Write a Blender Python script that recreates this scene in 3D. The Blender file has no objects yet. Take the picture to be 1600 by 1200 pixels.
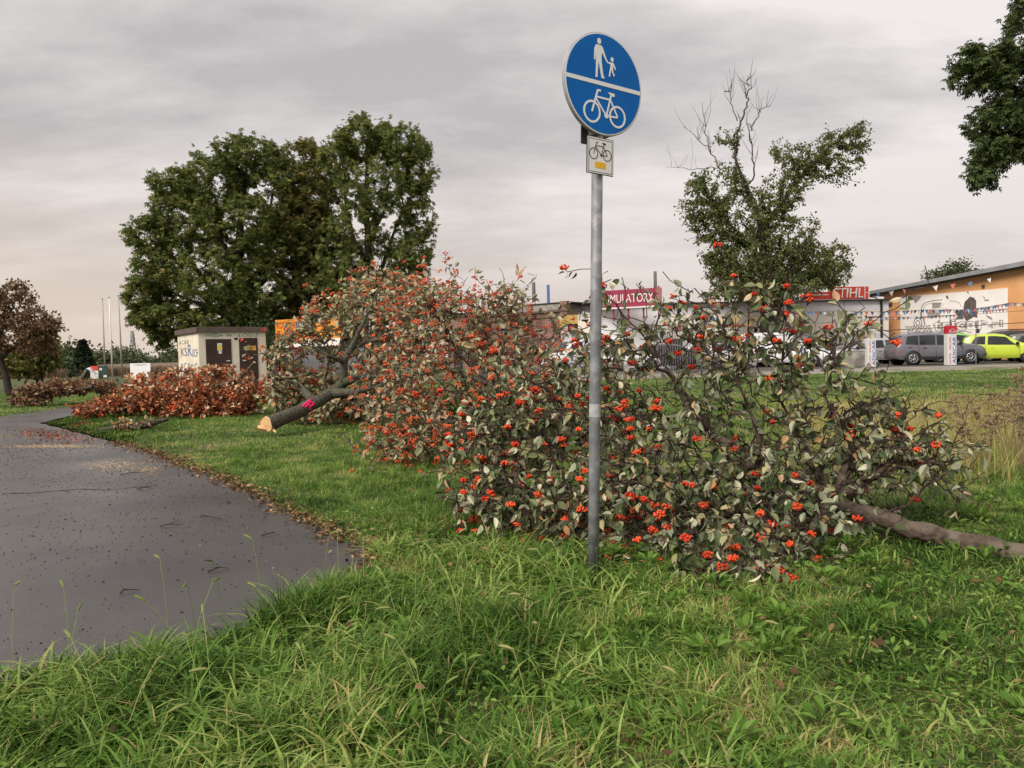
import bpy, bmesh, math, random
import numpy as np
from mathutils import Vector, Matrix
S = bpy.context.scene
COL = S.collection
R = math.radians
# ---------------- camera ----------------
FPX = 1200.0; HC = 1.2
PITCH = math.atan(45/1200); ROLL = R(-1.5)
cd = bpy.data.cameras.new('camera'); cam = bpy.data.objects.new('camera', cd); COL.objects.link(cam); S.camera = cam
cd.sensor_width = 36; cd.lens = 36*FPX/1600; cd.clip_start = .05; cd.clip_end = 6000
CM = (Matrix.Rotation(math.pi/2-PITCH, 4, 'X') @ Matrix.Rotation(ROLL, 4, 'Z'))
cam.matrix_world = Matrix.Translation((0, 0, HC)) @ CM
def ray(px, py):
    return (CM.to_3x3() @ Vector(((px-800)/FPX, -(py-600)/FPX, -1)))
def at(px, py, Y):
    d = ray(px, py); t = Y/d.y
    return Vector((d.x*t, Y, HC+d.z*t))
def gp(px, py, z=0.0):
    d = ray(px, py); t = (z-HC)/d.z
    return Vector((d.x*t, d.y*t, z))
# ---------------- world, sun, exposure ----------------
SUN_EL, SUN_AZ = 44, -138        # azimuth from +Y, negative = left
W = bpy.data.worlds.new('World'); S.world = W; W.use_nodes = True
nt = W.node_tree; N = nt.nodes; L = nt.links
for n in list(N): N.remove(n)
out = N.new('ShaderNodeOutputWorld'); bg = N.new('ShaderNodeBackground'); bg.inputs[1].default_value = .1
L.new(bg.outputs[0], out.inputs[0])
sky = N.new('ShaderNodeTexSky'); sky.sky_type = 'NISHITA'; sky.sun_disc = False
sky.sun_elevation = R(SUN_EL); sky.sun_rotation = R(SUN_AZ); sky.air_density = 1.5; sky.dust_density = 3
tc = N.new('ShaderNodeTexCoord'); sep = N.new('ShaderNodeSeparateXYZ'); L.new(tc.outputs['Generated'], sep.inputs[0])
def mth(op, a, b=None, clamp=False):
    m = N.new('ShaderNodeMath'); m.operation = op; m.use_clamp = clamp
    for i, v in enumerate((a, b)):
        if v is None: continue
        if isinstance(v, (int, float)): m.inputs[i].default_value = v
        else: L.new(v, m.inputs[i])
    return m.outputs[0]
den = mth('ADD', mth('MAXIMUM', sep.outputs[2], 0.0), .22)
cx = mth('DIVIDE', sep.outputs[0], den); cy = mth('DIVIDE', sep.outputs[1], den)
comb = N.new('ShaderNodeCombineXYZ'); L.new(cx, comb.inputs[0]); L.new(cy, comb.inputs[1])
def wnoise(scale, loc, sc, det, rough, rot=0):
    mp = N.new('ShaderNodeMapping'); mp.inputs['Location'].default_value = loc; mp.inputs['Scale'].default_value = sc
    mp.inputs['Rotation'].default_value = (0, 0, rot)
    L.new(comb.outputs[0], mp.inputs[0])
    n = N.new('ShaderNodeTexNoise'); n.inputs['Scale'].default_value = scale; n.inputs['Detail'].default_value = det
    n.inputs['Roughness'].default_value = rough; L.new(mp.outputs[0], n.inputs['Vector']); return n.outputs['Fac']
n1 = wnoise(1.0, (3.1, 1.7, 0), (.62, 1.25, 1), 7, .56, R(20))
n2 = wnoise(2.6, (7.7, .3, 0), (.7, 1.15, 1), 8, .6, R(12))
nsum = mth('ADD', mth('MULTIPLY', n1, .72), mth('MULTIPLY', n2, .28))
# a darker bank of cloud to the left, lighter to the right
side = mth('MULTIPLY', sep.outputs[0], .11)
nsum = mth('ADD', mth('ADD', nsum, side), mth('MULTIPLY', mth('MAXIMUM', mth('SUBTRACT', sep.outputs[2], .27), 0.0), .75))
ramp = N.new('ShaderNodeValToRGB'); cr = ramp.color_ramp
cr.elements[0].position = .42; cr.elements[0].color = (3.6, 3.38, 3.36, 1)
cr.elements[1].position = .585; cr.elements[1].color = (6.15, 5.75, 5.6, 1)
e = cr.elements.new(.5); e.color = (4.7, 4.42, 4.34, 1)
L.new(nsum, ramp.inputs[0])
# warm band near the horizon
hr = N.new('ShaderNodeValToRGB'); h = hr.color_ramp
h.elements[0].position = 0.0; h.elements[0].color = (.95, .95, .95, 1)
h.elements[1].position = .26; h.elements[1].color = (0, 0, 0, 1)
L.new(sep.outputs[2], hr.inputs[0])
gx = mth('MULTIPLY', sep.outputs[0], -1.0); warm = mth('MULTIPLY_ADD' if False else 'MULTIPLY', mth('ADD', gx, .25, True), .8)
wc = N.new('ShaderNodeMix'); wc.data_type = 'RGBA'; wc.inputs['A'].default_value = (4.9, 4.35, 4.05, 1); wc.inputs['B'].default_value = (6.0, 4.7, 3.7, 1)
L.new(warm, wc.inputs['Factor'])
mx = N.new('ShaderNodeMix'); mx.data_type = 'RGBA'
L.new(hr.outputs[0], mx.inputs['Factor']); L.new(ramp.outputs[0], mx.inputs['A']); L.new(wc.outputs['Result'], mx.inputs['B'])
ms = N.new('ShaderNodeMix'); ms.data_type = 'RGBA'; ms.inputs['Factor'].default_value = .94
L.new(sky.outputs[0], ms.inputs['A']); L.new(mx.outputs['Result'], ms.inputs['B'])
L.new(ms.outputs['Result'], bg.inputs[0])
sl = bpy.data.lights.new('sun', 'SUN'); sl.energy = 2.9; sl.angle = R(28); sl.color = (1, .93, .85)
so = bpy.data.objects.new('sun', sl); COL.objects.link(so)
sd = Vector((math.sin(R(SUN_AZ))*math.cos(R(SUN_EL)), math.cos(R(SUN_AZ))*math.cos(R(SUN_EL)), math.sin(R(SUN_EL))))
so.rotation_euler = sd.to_track_quat('Z', 'Y').to_euler(); so.location = sd*60
S.view_settings.view_transform = 'Standard'; S.view_settings.look = 'None'; S.view_settings.gamma = 1
S.view_settings.exposure = .58
S.cycles.max_bounces = 6; S.cycles.transparent_max_bounces = 4; S.cycles.diffuse_bounces = 3; S.cycles.glossy_bounces = 2; S.cycles.transmission_bounces = 3

# ---------------- helpers ----------------
rng = np.random.default_rng(7); random.seed(7)
def tag(o, label=None, cat=None, group=None, kind=None):
    if label: o['label'] = label
    if cat: o['category'] = cat
    if group: o['group'] = group
    if kind: o['kind'] = kind
    return o
def empty(name, loc=(0, 0, 0), rz=0, parent=None):
    o = bpy.data.objects.new(name, None); COL.objects.link(o); o.location = loc; o.rotation_euler = (0, 0, rz)
    o.empty_display_size = .2
    if parent: o.parent = parent
    return o
def mk(name, V, F, mat, parent=None, smooth=False, tint=None):
    me = bpy.data.meshes.new(name)
    V = np.asarray(V, dtype=np.float32).reshape(-1, 3)
    if isinstance(F, np.ndarray) and F.ndim == 2:
        n, k = F.shape
        me.vertices.add(len(V)); me.vertices.foreach_set('co', V.ravel())
        me.loops.add(n*k); me.loops.foreach_set('vertex_index', F.astype(np.int32).ravel())
        me.polygons.add(n); me.polygons.foreach_set('loop_start', np.arange(0, n*k, k, dtype=np.int32))
        me.update(calc_edges=True)
    else:
        me.from_pydata([tuple(v) for v in V.tolist()], [], [tuple(f) for f in F]); me.update()
    me.polygons.foreach_set('use_smooth', np.full(len(me.polygons), smooth))
    if tint is not None:
        a = me.attributes.new('tint', 'FLOAT', 'POINT'); a.data.foreach_set('value', np.asarray(tint, dtype=np.float32))
    if mat: me.materials.append(mat)
    o = bpy.data.objects.new(name, me); COL.objects.link(o)
    if parent: o.parent = parent
    return o
def boxes(name, bl, mat, parent=None, bevel=0):
    if len(bl) > 1: return [boxes(name, [b_], mat, parent, bevel) for b_ in bl][0]
    V = []; F = []
    for (x0, y0, z0, x1, y1, z1) in bl:
        b = len(V)
        V += [(x0, y0, z0), (x1, y0, z0), (x1, y1, z0), (x0, y1, z0), (x0, y0, z1), (x1, y0, z1), (x1, y1, z1), (x0, y1, z1)]
        F += [(b, b+3, b+2, b+1), (b+4, b+5, b+6, b+7), (b, b+1, b+5, b+4), (b+1, b+2, b+6, b+5), (b+2, b+3, b+7, b+6), (b+3, b, b+4, b+7)]
    o = mk(name, V, F, mat, parent)
    if bevel:
        m = o.modifiers.new('bevel', 'BEVEL'); m.width = bevel; m.segments = 2
    return o
def ringtube(pts, rad, k=8, cap=True):
    pts = [Vector(p) for p in pts]; V = []; F = []
    if not hasattr(rad, '__len__'): rad = [rad]*len(pts)
    u = None
    for i, p in enumerate(pts):
        d = (pts[min(i+1, len(pts)-1)]-pts[max(i-1, 0)]).normalized()
        if u is None: u = d.cross(Vector((0, 0, 1)) if abs(d.z) < .9 else Vector((1, 0, 0))).normalized()
        u = (u-d*u.dot(d)).normalized(); w = d.cross(u)
        for j in range(k):
            a = 2*math.pi*j/k; V.append(p+(u*math.cos(a)+w*math.sin(a))*rad[i])
    for i in range(len(pts)-1):
        for j in range(k):
            F.append((i*k+j, i*k+(j+1) % k, (i+1)*k+(j+1) % k, (i+1)*k+j))
    if cap: F.append(tuple(range(k))[::-1]); F.append(tuple((len(pts)-1)*k+j for j in range(k)))
    return V, F
def merge(*vf):
    V = []; F = []
    for v, f in vf:
        b = len(V); V += [tuple(p) for p in v]; F += [tuple(i+b for i in q) for q in f]
    return V, F
def prism(poly, y0, y1):      # polygon in local x,z ; y0 is the camera side
    n = len(poly); V = [(x, y0, z) for x, z in poly]+[(x, y1, z) for x, z in poly]
    F = [tuple(range(n)), tuple(range(n, 2*n))[::-1]]+[(i, i+n, (i+1) % n+n, (i+1) % n) for i in range(n)]
    return V, F
# ---------------- materials ----------------
MAT = {}
def pm(name, c1, c2=None, scale=5, rough=.8, bump=0, metal=0, detail=6, lo=.35, hi=.65, coord='Object', spec=.3, c3=None, s3=1.0, coat=0, bdist=.02):
    if name in MAT: return MAT[name]
    m = bpy.data.materials.new(name); m.use_nodes = True; t = m.node_tree; b = t.nodes['Principled BSDF']
    b.inputs['Roughness'].default_value = rough; b.inputs['Metallic'].default_value = metal
    b.inputs['Specular IOR Level'].default_value = spec; b.inputs['Coat Weight'].default_value = coat
    if c2 is None: c2 = tuple(min(1, x*.82) for x in c1)
    tcn = t.nodes.new('ShaderNodeTexCoord'); nz = t.nodes.new('ShaderNodeTexNoise')
    nz.inputs['Scale'].default_value = scale; nz.inputs['Detail'].default_value = detail
    t.links.new(tcn.outputs[coord], nz.inputs['Vector'])
    rp = t.nodes.new('ShaderNodeValToRGB'); rp.color_ramp.elements[0].position = lo; rp.color_ramp.elements[1].position = hi
    rp.color_ramp.elements[0].color = (*c2, 1); rp.color_ramp.elements[1].color = (*c1, 1)
    t.links.new(nz.outputs['Fac'], rp.inputs[0]); res = rp.outputs[0]
    if c3 is not None:
        n3 = t.nodes.new('ShaderNodeTexNoise'); n3.inputs['Scale'].default_value = s3; n3.inputs['Detail'].default_value = 4
        t.links.new(tcn.outputs[coord], n3.inputs['Vector'])
        r3 = t.nodes.new('ShaderNodeValToRGB'); r3.color_ramp.elements[0].position = .48; r3.color_ramp.elements[1].position = .64
        t.links.new(n3.outputs['Fac'], r3.inputs[0])
        mi = t.nodes.new('ShaderNodeMix'); mi.data_type = 'RGBA'; t.links.new(r3.outputs[0], mi.inputs['Factor'])
        t.links.new(res, mi.inputs['A']); mi.inputs['B'].default_value = (*c3, 1); res = mi.outputs['Result']
    t.links.new(res, b.inputs['Base Color'])
    if bump:
        bp = t.nodes.new('ShaderNodeBump'); bp.inputs['Strength'].default_value = min(1, bump); bp.inputs['Distance'].default_value = bdist
        t.links.new(nz.outputs['Fac'], bp.inputs['Height']); t.links.new(bp.outputs[0], b.inputs['Normal'])
    MAT[name] = m; return m
def leafmat(name, stops, under=None, trans=.3, rough=.55, spec=.15):
    m = bpy.data.materials.new(name); m.use_nodes = True; t = m.node_tree; b = t.nodes['Principled BSDF']
    b.inputs['Roughness'].default_value = rough; b.inputs['Specular IOR Level'].default_value = spec
    at_ = t.nodes.new('ShaderNodeAttribute'); at_.attribute_name = 'tint'
    rp = t.nodes.new('ShaderNodeValToRGB'); c = rp.color_ramp
    while len(c.elements) < len(stops): c.elements.new(.5)
    for el, (p, col) in zip(c.elements, stops): el.position = p; el.color = (*col, 1)
    t.links.new(at_.outputs['Fac'], rp.inputs[0]); res = rp.outputs[0]
    if under:
        g = t.nodes.new('ShaderNodeNewGeometry'); mi = t.nodes.new('ShaderNodeMix'); mi.data_type = 'RGBA'
        ru = t.nodes.new('ShaderNodeValToRGB'); cu = ru.color_ramp
        while len(cu.elements) < len(under): cu.elements.new(.5)
        for el, (p, col) in zip(cu.elements, under): el.position = p; el.color = (*col, 1)
        t.links.new(at_.outputs['Fac'], ru.inputs[0])
        t.links.new(g.outputs['Backfacing'], mi.inputs['Factor']); t.links.new(res, mi.inputs['A']); t.links.new(ru.outputs[0], mi.inputs['B']); res = mi.outputs['Result']
    t.links.new(res, b.inputs['Base Color'])
    if trans:
        tr = t.nodes.new('ShaderNodeBsdfTranslucent'); ad = t.nodes.new('ShaderNodeMixShader'); ad.inputs[0].default_value = trans
        t.links.new(res, tr.inputs[0]); t.links.new(b.outputs[0], ad.inputs[1]); t.links.new(tr.outputs[0], ad.inputs[2])
        t.links.new(ad.outputs[0], t.nodes['Material Output'].inputs[0])
    MAT[name] = m; return m
def text(s, w, hgt, mat, parent, loc, rot=(math.pi/2, 0, 0), ext=.004, name='lettering', shear=0, offset=0):
    c = bpy.data.curves.new('t', 'FONT'); c.body = s; c.extrude = ext; c.shear = shear; c.offset = offset; c.resolution_u = 3
    o = bpy.data.objects.new('t', c); me = bpy.data.meshes.new_from_object(o)
    n = len(me.vertices); co = np.zeros(n*3, dtype=np.float32); me.vertices.foreach_get('co', co); co = co.reshape(-1, 3)
    mn = co.min(0); mxx = co.max(0)
    co[:, 0] = (co[:, 0]-mn[0])/(mxx[0]-mn[0])*w; co[:, 1] = (co[:, 1]-mn[1])/(mxx[1]-mn[1])*hgt
    me.vertices.foreach_set('co', co.ravel()); me.update(); me.materials.clear(); me.materials.append(mat); me.name = name
    bpy.data.objects.remove(o); bpy.data.curves.remove(c)
    ob = bpy.data.objects.new(name, me); COL.objects.link(ob); ob.parent = parent; ob.location = loc; ob.rotation_euler = rot
    return ob
# lattice noise for python side scattering
LAT = np.random.default_rng(3).random((256, 256))
def vn(x, y, s=1.0, o=0):
    x = np.asarray(x)/s+37.3+o*13.1; y = np.asarray(y)/s+91.7+o*7.7
    xi = np.floor(x).astype(int); yi = np.floor(y).astype(int); fx = x-xi; fy = y-yi
    fx = fx*fx*(3-2*fx); fy = fy*fy*(3-2*fy)
    g = lambda a, b: LAT[a % 256, b % 256]
    return (g(xi, yi)*(1-fx)+g(xi+1, yi)*fx)*(1-fy)+(g(xi, yi+1)*(1-fx)+g(xi+1, yi+1)*fx)*fy
def inpoly(x, y, poly):
    c = np.zeros(len(x), bool); n = len(poly)
    for i in range(n):
        x0, y0 = poly[i][:2]; x1, y1 = poly[(i+1) % n][:2]
        k = ((y0 > y) != (y1 > y)) & (x < (x1-x0)*(y-y0)/((y1-y0) if y1 != y0 else 1e-9)+x0); c ^= k
    return c
# ---------------- foliage machinery ----------------
def frames(D, Nn):
    D = D/np.linalg.norm(D, axis=1, keepdims=True); X = np.cross(D, Nn); X /= np.linalg.norm(X, axis=1, keepdims=True)+1e-9
    Z = np.cross(X, D); return np.stack([X, D, Z], axis=2)
def scatter(T, TF, P, D, Nn, Sc, tint=None):
    M = frames(D, Nn); n = len(P); m = len(T)
    Sc = np.asarray(Sc); Sc = Sc[:, None, None] if Sc.ndim == 1 else Sc[:, None, :]
    V = np.einsum('nij,nmj->nmi', M, T[None]*Sc)+P[:, None, :]
    F = (TF[None]+(np.arange(n)*m)[:, None, None]).reshape(-1, TF.shape[1])
    return V.reshape(-1, 3), F, (np.repeat(tint, m) if tint is not None else None)
def tmpl_leaf():
    V = [(0, 0, 0)]
    st = [(.16, .19), (.42, .30), (.72, .235), (.9, .10)]
    for y, w in st: V += [(-w, y, .12*w/.3-.22*y*y), (0, y, -.22*y*y-.02), (w, y, .12*w/.3-.22*y*y)]
    V.append((0, 1.05, -.24)); F = [(0, 2, 1), (0, 3, 2)]
    for i in range(3):
        a = 1+3*i; b = a+3
        F += [(a, a+1, b+1), (a, b+1, b), (a+1, a+2, b+2), (a+1, b+2, b+1)]
    F += [(10, 11, 13), (11, 12, 13)]
    return np.array(V), np.array(F)
def tmpl_mid(): return np.array([(0, 0, 0), (-.34, .48, .06), (.34, .48, .06), (0, 1, -.12)]), np.array([(0, 3, 1), (0, 2, 3)])
def tmpl_palm():
    V = [(0, 0, 0)]; F = []
    for a, l in ((-75, .65), (-38, .9), (0, 1), (38, .9), (75, .65)):
        s, c = math.sin(R(a)), math.cos(R(a)); b = len(V)
        for (x, y, z) in ((-.17, .62, -.12), (.17, .62, -.12), (0, 1, -.38)):
            x *= l; y *= l; V.append((x*c+y*s, -x*s+y*c, z))
        F += [(0, b+2, b), (0, b+1, b+2)]
    return np.array(V), np.array(F)
TL, TM, TP = tmpl_leaf(), tmpl_mid(), tmpl_palm()
def ico(sub):
    bm = bmesh.new(); bmesh.ops.create_icosphere(bm, subdivisions=sub, radius=1); V = np.array([v.co[:] for v in bm.verts]); F = np.array([[v.index for v in f.verts] for f in bm.faces]); bm.free(); return V, F
I1, I2 = ico(1), ico(2)
def grow(trunk, trad, tips, step, r0, rg, up=.15, jit=.12, pw=2.3, pen=.22, sag=0, limbs=(), skip=None):
    """trunk: list of points with radii; limbs: (start point, [points], r_end). returns pos,parent,rad"""
    n0 = len(trunk); cap = n0+60*max(1, len(limbs))+len(tips)*30
    pos = np.zeros((cap, 3)); par = np.full(cap, -1); pl = np.zeros(cap); dr = np.zeros((cap, 3)); fix = np.zeros(cap); n = 0
    def add(p, pa, f=0):
        nonlocal n
        pos[n] = p; par[n] = pa; fix[n] = f
        if pa >= 0:
            d = pos[n]-pos[pa]; l = np.linalg.norm(d)+1e-9; pl[n] = pl[pa]+l; dr[n] = d/l
        n += 1; return n-1
    def chain(pts, rads, pa):
        for i in range(len(pts)):
            if pa < 0: pa = add(np.array(pts[i]), -1, rads[i]); continue
            a = pos[pa].copy(); b = np.array(pts[i]); m = max(1, int(np.ceil(np.linalg.norm(b-a)/(step*1.3))))
            ra = fix[pa] if fix[pa] > 0 else rads[i]
            for k in range(1, m+1):
                t = k/m; j = rg.normal(0, jit*step*.35, 3) if k < m else 0
                pa = add(a*(1-t)+b*t+j, pa, ra*(1-t)+rads[i]*t)
        return pa
    chain(trunk, trad, -1)
    for st, pts, ra, rb in limbs:
        j = int(np.argmin(np.linalg.norm(pos[:n]-np.array(st), axis=1)))
        k = len(pts); chain(pts, [ra+(rb-ra)*(i+1)/k for i in range(k)], j)
    nb = n
    dd = np.array([np.linalg.norm(pos[:nb]-t, axis=1).min() for t in tips]); ends = []
    for ti in np.argsort(dd):
        t = tips[ti]; d = np.linalg.norm(pos[:n]-t, axis=1); c = d+pen*pl[:n]; c[0] += 1e3 if n0 > 2 else 0
        if skip is not None: c[:nb][pos[:nb, 0] > skip] += 5
        j = int(np.argmin(c)); dist = d[j]
        if n+30 > cap: break
        m = min(28, max(1, int(np.ceil(dist/step))))
        p0 = pos[j].copy(); c1 = p0+dr[j]*dist*.3+np.array([0, 0, up*dist])+rg.normal(0, jit*dist*.4, 3); pa = j
        for k in range(1, m+1):
            s = k/m; q = (1-s)**2*p0+2*s*(1-s)*c1+s*s*t
            if k < m: q = q+rg.normal(0, jit*step*.5, 3)
            pa = add(q, pa)
        ends.append(pa)
    pos, par, fix, dr = pos[:n], par[:n], fix[:n], dr[:n]
    acc = np.zeros(n); nc = np.zeros(n)
    for i in range(n-1, -1, -1):
        if acc[i] == 0: acc[i] = r0**pw
        if par[i] >= 0: acc[par[i]] += acc[i]*1.002
    rad = acc**(1/pw); rad = np.where(fix > 0, fix, rad)
    return pos, par, rad, dr, np.array(ends), nb
def tubes(pos, par, rad, dr, k=5, lo=0):
    idx = np.arange(1, len(pos)); idx = idx[idx >= lo]; idx = idx[par[idx] >= 0]; pa = par[idx]
    big = np.zeros(len(pos))
    np.maximum.at(big, par[1:], rad[1:])
    main = rad[idx] >= big[pa]*.999
    d0 = np.where(main[:, None] & (par[pa] >= 0)[:, None], dr[pa], dr[idx]); d1 = dr[idx]
    r0 = np.where(main, rad[pa], np.minimum(rad[pa]*.9, rad[idx]*1.35)); r1 = rad[idx]
    def ring(c, d, r):
        ref = np.array([.31, .17, .93]); ref = ref/np.linalg.norm(ref)
        X = np.cross(d, ref); X /= np.linalg.norm(X, axis=1, keepdims=True)+1e-9; Y = np.cross(d, X)
        a = np.arange(k)*2*np.pi/k
        return c[:, None]+r[:, None, None]*(np.cos(a)[None, :, None]*X[:, None]+np.sin(a)[None, :, None]*Y[:, None])
    V = np.concatenate([ring(pos[pa], d0, r0), ring(pos[idx], d1, r1)], axis=1).reshape(-1, 3)
    j = np.arange(k); q = np.stack([j, (j+1) % k, (j+1) % k+k, j+k], 1)
    F = (q[None]+(np.arange(len(idx))*2*k)[:, None, None]).reshape(-1, 4)
    return V, F
def blobs(bl, rg, sh=.55, zmin=None):
    """bl: (px,py,Y,rx_px,ry_px,rY_m,n) -> points, biased to the shell"""
    P = []
    for (px, py, Y, rx, ry, rY, n) in bl:
        v = rg.normal(size=(n, 3)); v /= np.linalg.norm(v, axis=1, keepdims=True); v *= (sh+(1-sh)*rg.random((n, 1)))**.8
        c = np.array(at(px, py, Y)); k = Y/FPX
        P.append(c+v*np.array([rx*k, rY, ry*k]))
    P = np.concatenate(P)
    if zmin is not None: P[:, 2] = np.where(P[:, 2] < zmin, zmin+rg.random(len(P))*.06, P[:, 2])
    return P
def leaves_on(pos, par, dr, ends, per, back, rg, size, T, droop=.3, spread=1.0, cup=.5, tintf=None, petiole=.3, spray=0):
    """leaves along the last `back` nodes of each twig"""
    base = []; dirs = []
    idx = ends.copy()
    allp = []; alld = []
    for b in range(back):
        allp.append(pos[idx]); alld.append(dr[idx]); nx = par[idx]; idx = np.where(nx > 0, nx, idx)
    allp = np.stack(allp, 1); alld = np.stack(alld, 1); n = len(ends)
    w = rg.random((n, per))**1.4*(back-1); i0 = np.floor(w).astype(int); f = (w-i0)[..., None]; i1 = np.minimum(i0+1, back-1)
    r = np.arange(n)[:, None]; P = allp[r, i0]*(1-f)+allp[r, i1]*f; D0 = alld[r, i0]
    P = P.reshape(-1, 3); D0 = D0.reshape(-1, 3)
    v = rg.normal(size=P.shape); v /= np.linalg.norm(v, axis=1, keepdims=True)
    D = D0*.6+v*spread+np.array([0, 0, -droop]); D /= np.linalg.norm(D, axis=1, keepdims=True)
    Nn = rg.normal(size=P.shape)*(1-cup)+np.array([0, 0, cup])
    Sc = size*(.65+.6*rg.random(len(P)))
    P = P+D*(Sc*petiole)[:, None]+rg.normal(0, 1, P.shape)*(Sc*spray)[:, None]
    tint = rg.random(len(P)) if tintf is None else tintf(P, rg)
    return scatter(T[0], T[1], P, D, Nn, Sc, tint)
# ---------------- ground, path, car park ----------------
def struct(o): o['kind'] = 'structure'; return o
grd = pm('turf_soil', (.060, .085, .022), (.040, .058, .018), 3.0, .95, .5, c3=(.07, .062, .032), s3=.35)
struct(mk('ground', [(-1500, -60, 0), (1500, -60, 0), (1500, 3000, 0), (-1500, 3000, 0)], [(0, 1, 2, 3)], grd))
def asphalt_mat(name, c1, c2, c3):
    m = pm(name, c1, c2, 140, .55, .6, bdist=.004, detail=4, c3=c3, s3=.55, lo=.3, hi=.7, spec=.6)
    t = m.node_tree; b = t.nodes['Principled BSDF']
    n = t.nodes.new('ShaderNodeTexNoise'); n.inputs['Scale'].default_value = .8; n.inputs['Detail'].default_value = 5
    tcn = [x for x in t.nodes if x.type == 'TEX_COORD'][0]; t.links.new(tcn.outputs['Object'], n.inputs['Vector'])
    r = t.nodes.new('ShaderNodeMapRange'); r.inputs[1].default_value = .35; r.inputs[2].default_value = .65; r.inputs[3].default_value = .24; r.inputs[4].default_value = .50
    t.links.new(n.outputs['Fac'], r.inputs[0]); t.links.new(r.outputs[0], b.inputs['Roughness']); return m
asph = asphalt_mat('path_asphalt', (.066, .060, .056), (.030, .027, .025), (.032, .029, .027))
edgeR = [gp(*p) for p in ((604, 892), (565, 862), (520, 843), (450, 800), (390, 772), (330, 745), (265, 720), (200, 698), (150, 684), (100, 671), (62, 661), (110, 650), (170, 641), (260, 633))]
edgeL = [gp(*p) for p in ((260, 625), (150, 631), (100, 637), (60, 644), (0, 652))]
low = [gp(*p) for p in ((0, 1075), (200, 1035), (350, 995), (480, 945))]
def wob(pts, amp, seg, o=0):
    r = []
    for i in range(len(pts)-1):
        a, b = Vector(pts[i]), Vector(pts[i+1]); m = max(1, int((b-a).length/seg)); nn = Vector((-(b-a).y, (b-a).x, 0)).normalized()
        for k in range(m):
            p = a.lerp(b, k/m); q = p+nn*amp*(2*float(vn(p.x, p.y, .25, o))-1); r.append(q)
    r.append(Vector(pts[-1])); return r
path = wob(edgeR, .05, .1)+wob(edgeL, .08, .4)+[Vector((-16, 13.2, 0)), Vector((-16, -.5, 0)), Vector((-4.2, 1.2, 0))]+low
pathxy = [(p.x, p.y) for p in path]
bmp = bmesh.new(); vs = [bmp.verts.new((x, y, .004)) for x, y in pathxy]; bmp.faces.new(vs); bmesh.ops.triangulate(bmp, faces=bmp.faces[:])
me = bpy.data.meshes.new('path'); bmp.to_mesh(me); bmp.free(); me.materials.append(asph)
po = bpy.data.objects.new('path', me); COL.objects.link(po); struct(po)
if me.polygons[0].normal.z < 0: me.flip_normals()
gravel = pm('verge_gravel', (.30, .265, .225), (.16, .14, .12), 14, .95, .6, c3=(.11, .12, .06), s3=.5)
lot = pm('lot_surface', (.085, .075, .07), (.05, .046, .044), 8, .85, .4, c3=(.12, .105, .09), s3=.3)
def strip(name, x0, x1, ya, za, yb, zb, m, seg=60, o=0, amp=.35):
    V = []; F = []
    for i in range(seg+1):
        x = x0+(x1-x0)*i/seg; w = amp*(2*float(vn(x, 0, 1.7, o))-1)
        V += [(x, ya+w, za), (x, yb, zb)]
    for i in range(seg): F.append((2*i, 2*i+2, 2*i+3, 2*i+1))
    return struct(mk(name, V, F, m))
strip('gravel_verge', 0, 60, 34.0, .006, 36.6, .148, gravel)
strip('car_park', 0, 70, 36.6, .150, 120, .150, lot, amp=0)
# brown stubble field far to the left
fieldm = pm('dry_field', (.17, .125, .085), (.11, .085, .055), 2.5, .95, .5)
struct(mk('field', [(-70, 95, .01), (-22, 95, .01), (-22, 150, 1.5), (-90, 150, 1.5)], [(0, 1, 2, 3)], fieldm))

# ---------------- grass ----------------
def blade(seg):
    V = []; F = []
    for i in range(seg):
        y = i/seg; w = .5*(1-y**1.6)*(1 if i else .75)
        V += [(-w, y, 0), (w, y, 0)]
    V.append((0, 1, 0))
    for i in range(seg-1): F += [(2*i, 2*i+1, 2*i+3), (2*i, 2*i+3, 2*i+2)]
    F.append((2*seg-2, 2*seg-1, 2*seg)); return np.array(V, float), np.array(F)
def grassblades(x, y, hgt, wid, bend, seg, rg, tint, z0=None, lean=None):
    V, F = blade(seg); n = len(x); m = len(V)
    az = rg.random(n)*2*np.pi; t = V[:, 1]
    bx, by = np.cos(az), np.sin(az)
    if lean is not None: bx = bx+lean[0]; by = by+lean[1]
    bend = bend*(.4+1.2*rg.random(n))
    out = hgt[:, None]*bend[:, None]*(t[None]**1.9)
    up = hgt[:, None]*(t[None]*(1-.45*np.minimum(bend, 1.6)[:, None]*t[None]**1.6))
    px_, py_ = -np.sin(az+rg.normal(0, .5, n)), np.cos(az+rg.normal(0, .5, n))
    X = x[:, None]+bx[:, None]*out+px_[:, None]*V[None, :, 0]*wid[:, None]
    Y = y[:, None]+by[:, None]*out+py_[:, None]*V[None, :, 0]*wid[:, None]
    Z = up+(0 if z0 is None else z0[:, None])
    P = np.stack([X, Y, Z], 2).reshape(-1, 3); FF = (F[None]+(np.arange(n)*m)[:, None, None]).reshape(-1, 3)
    return P, FF, np.repeat(tint, m)
def samp(n, y0, y1, rg, mx=.35, side=.72, pw=1):
    y = np.sqrt(rg.random(n)*(y1*y1-y0*y0)+y0*y0); x = (rg.random(n)*2-1)*(side*y+mx); return x, y
def distpath(x, y):
    P = np.array(pathxy); d = np.full(len(x), 9.)
    for i in range(len(P)-1):
        a, b = P[i], P[i+1]; ab = b-a; t = np.clip(((x-a[0])*ab[0]+(y-a[1])*ab[1])/(ab@ab+1e-9), 0, 1)
        d = np.minimum(d, np.hypot(x-a[0]-t*ab[0], y-a[1]-t*ab[1]))
    return d
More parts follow.
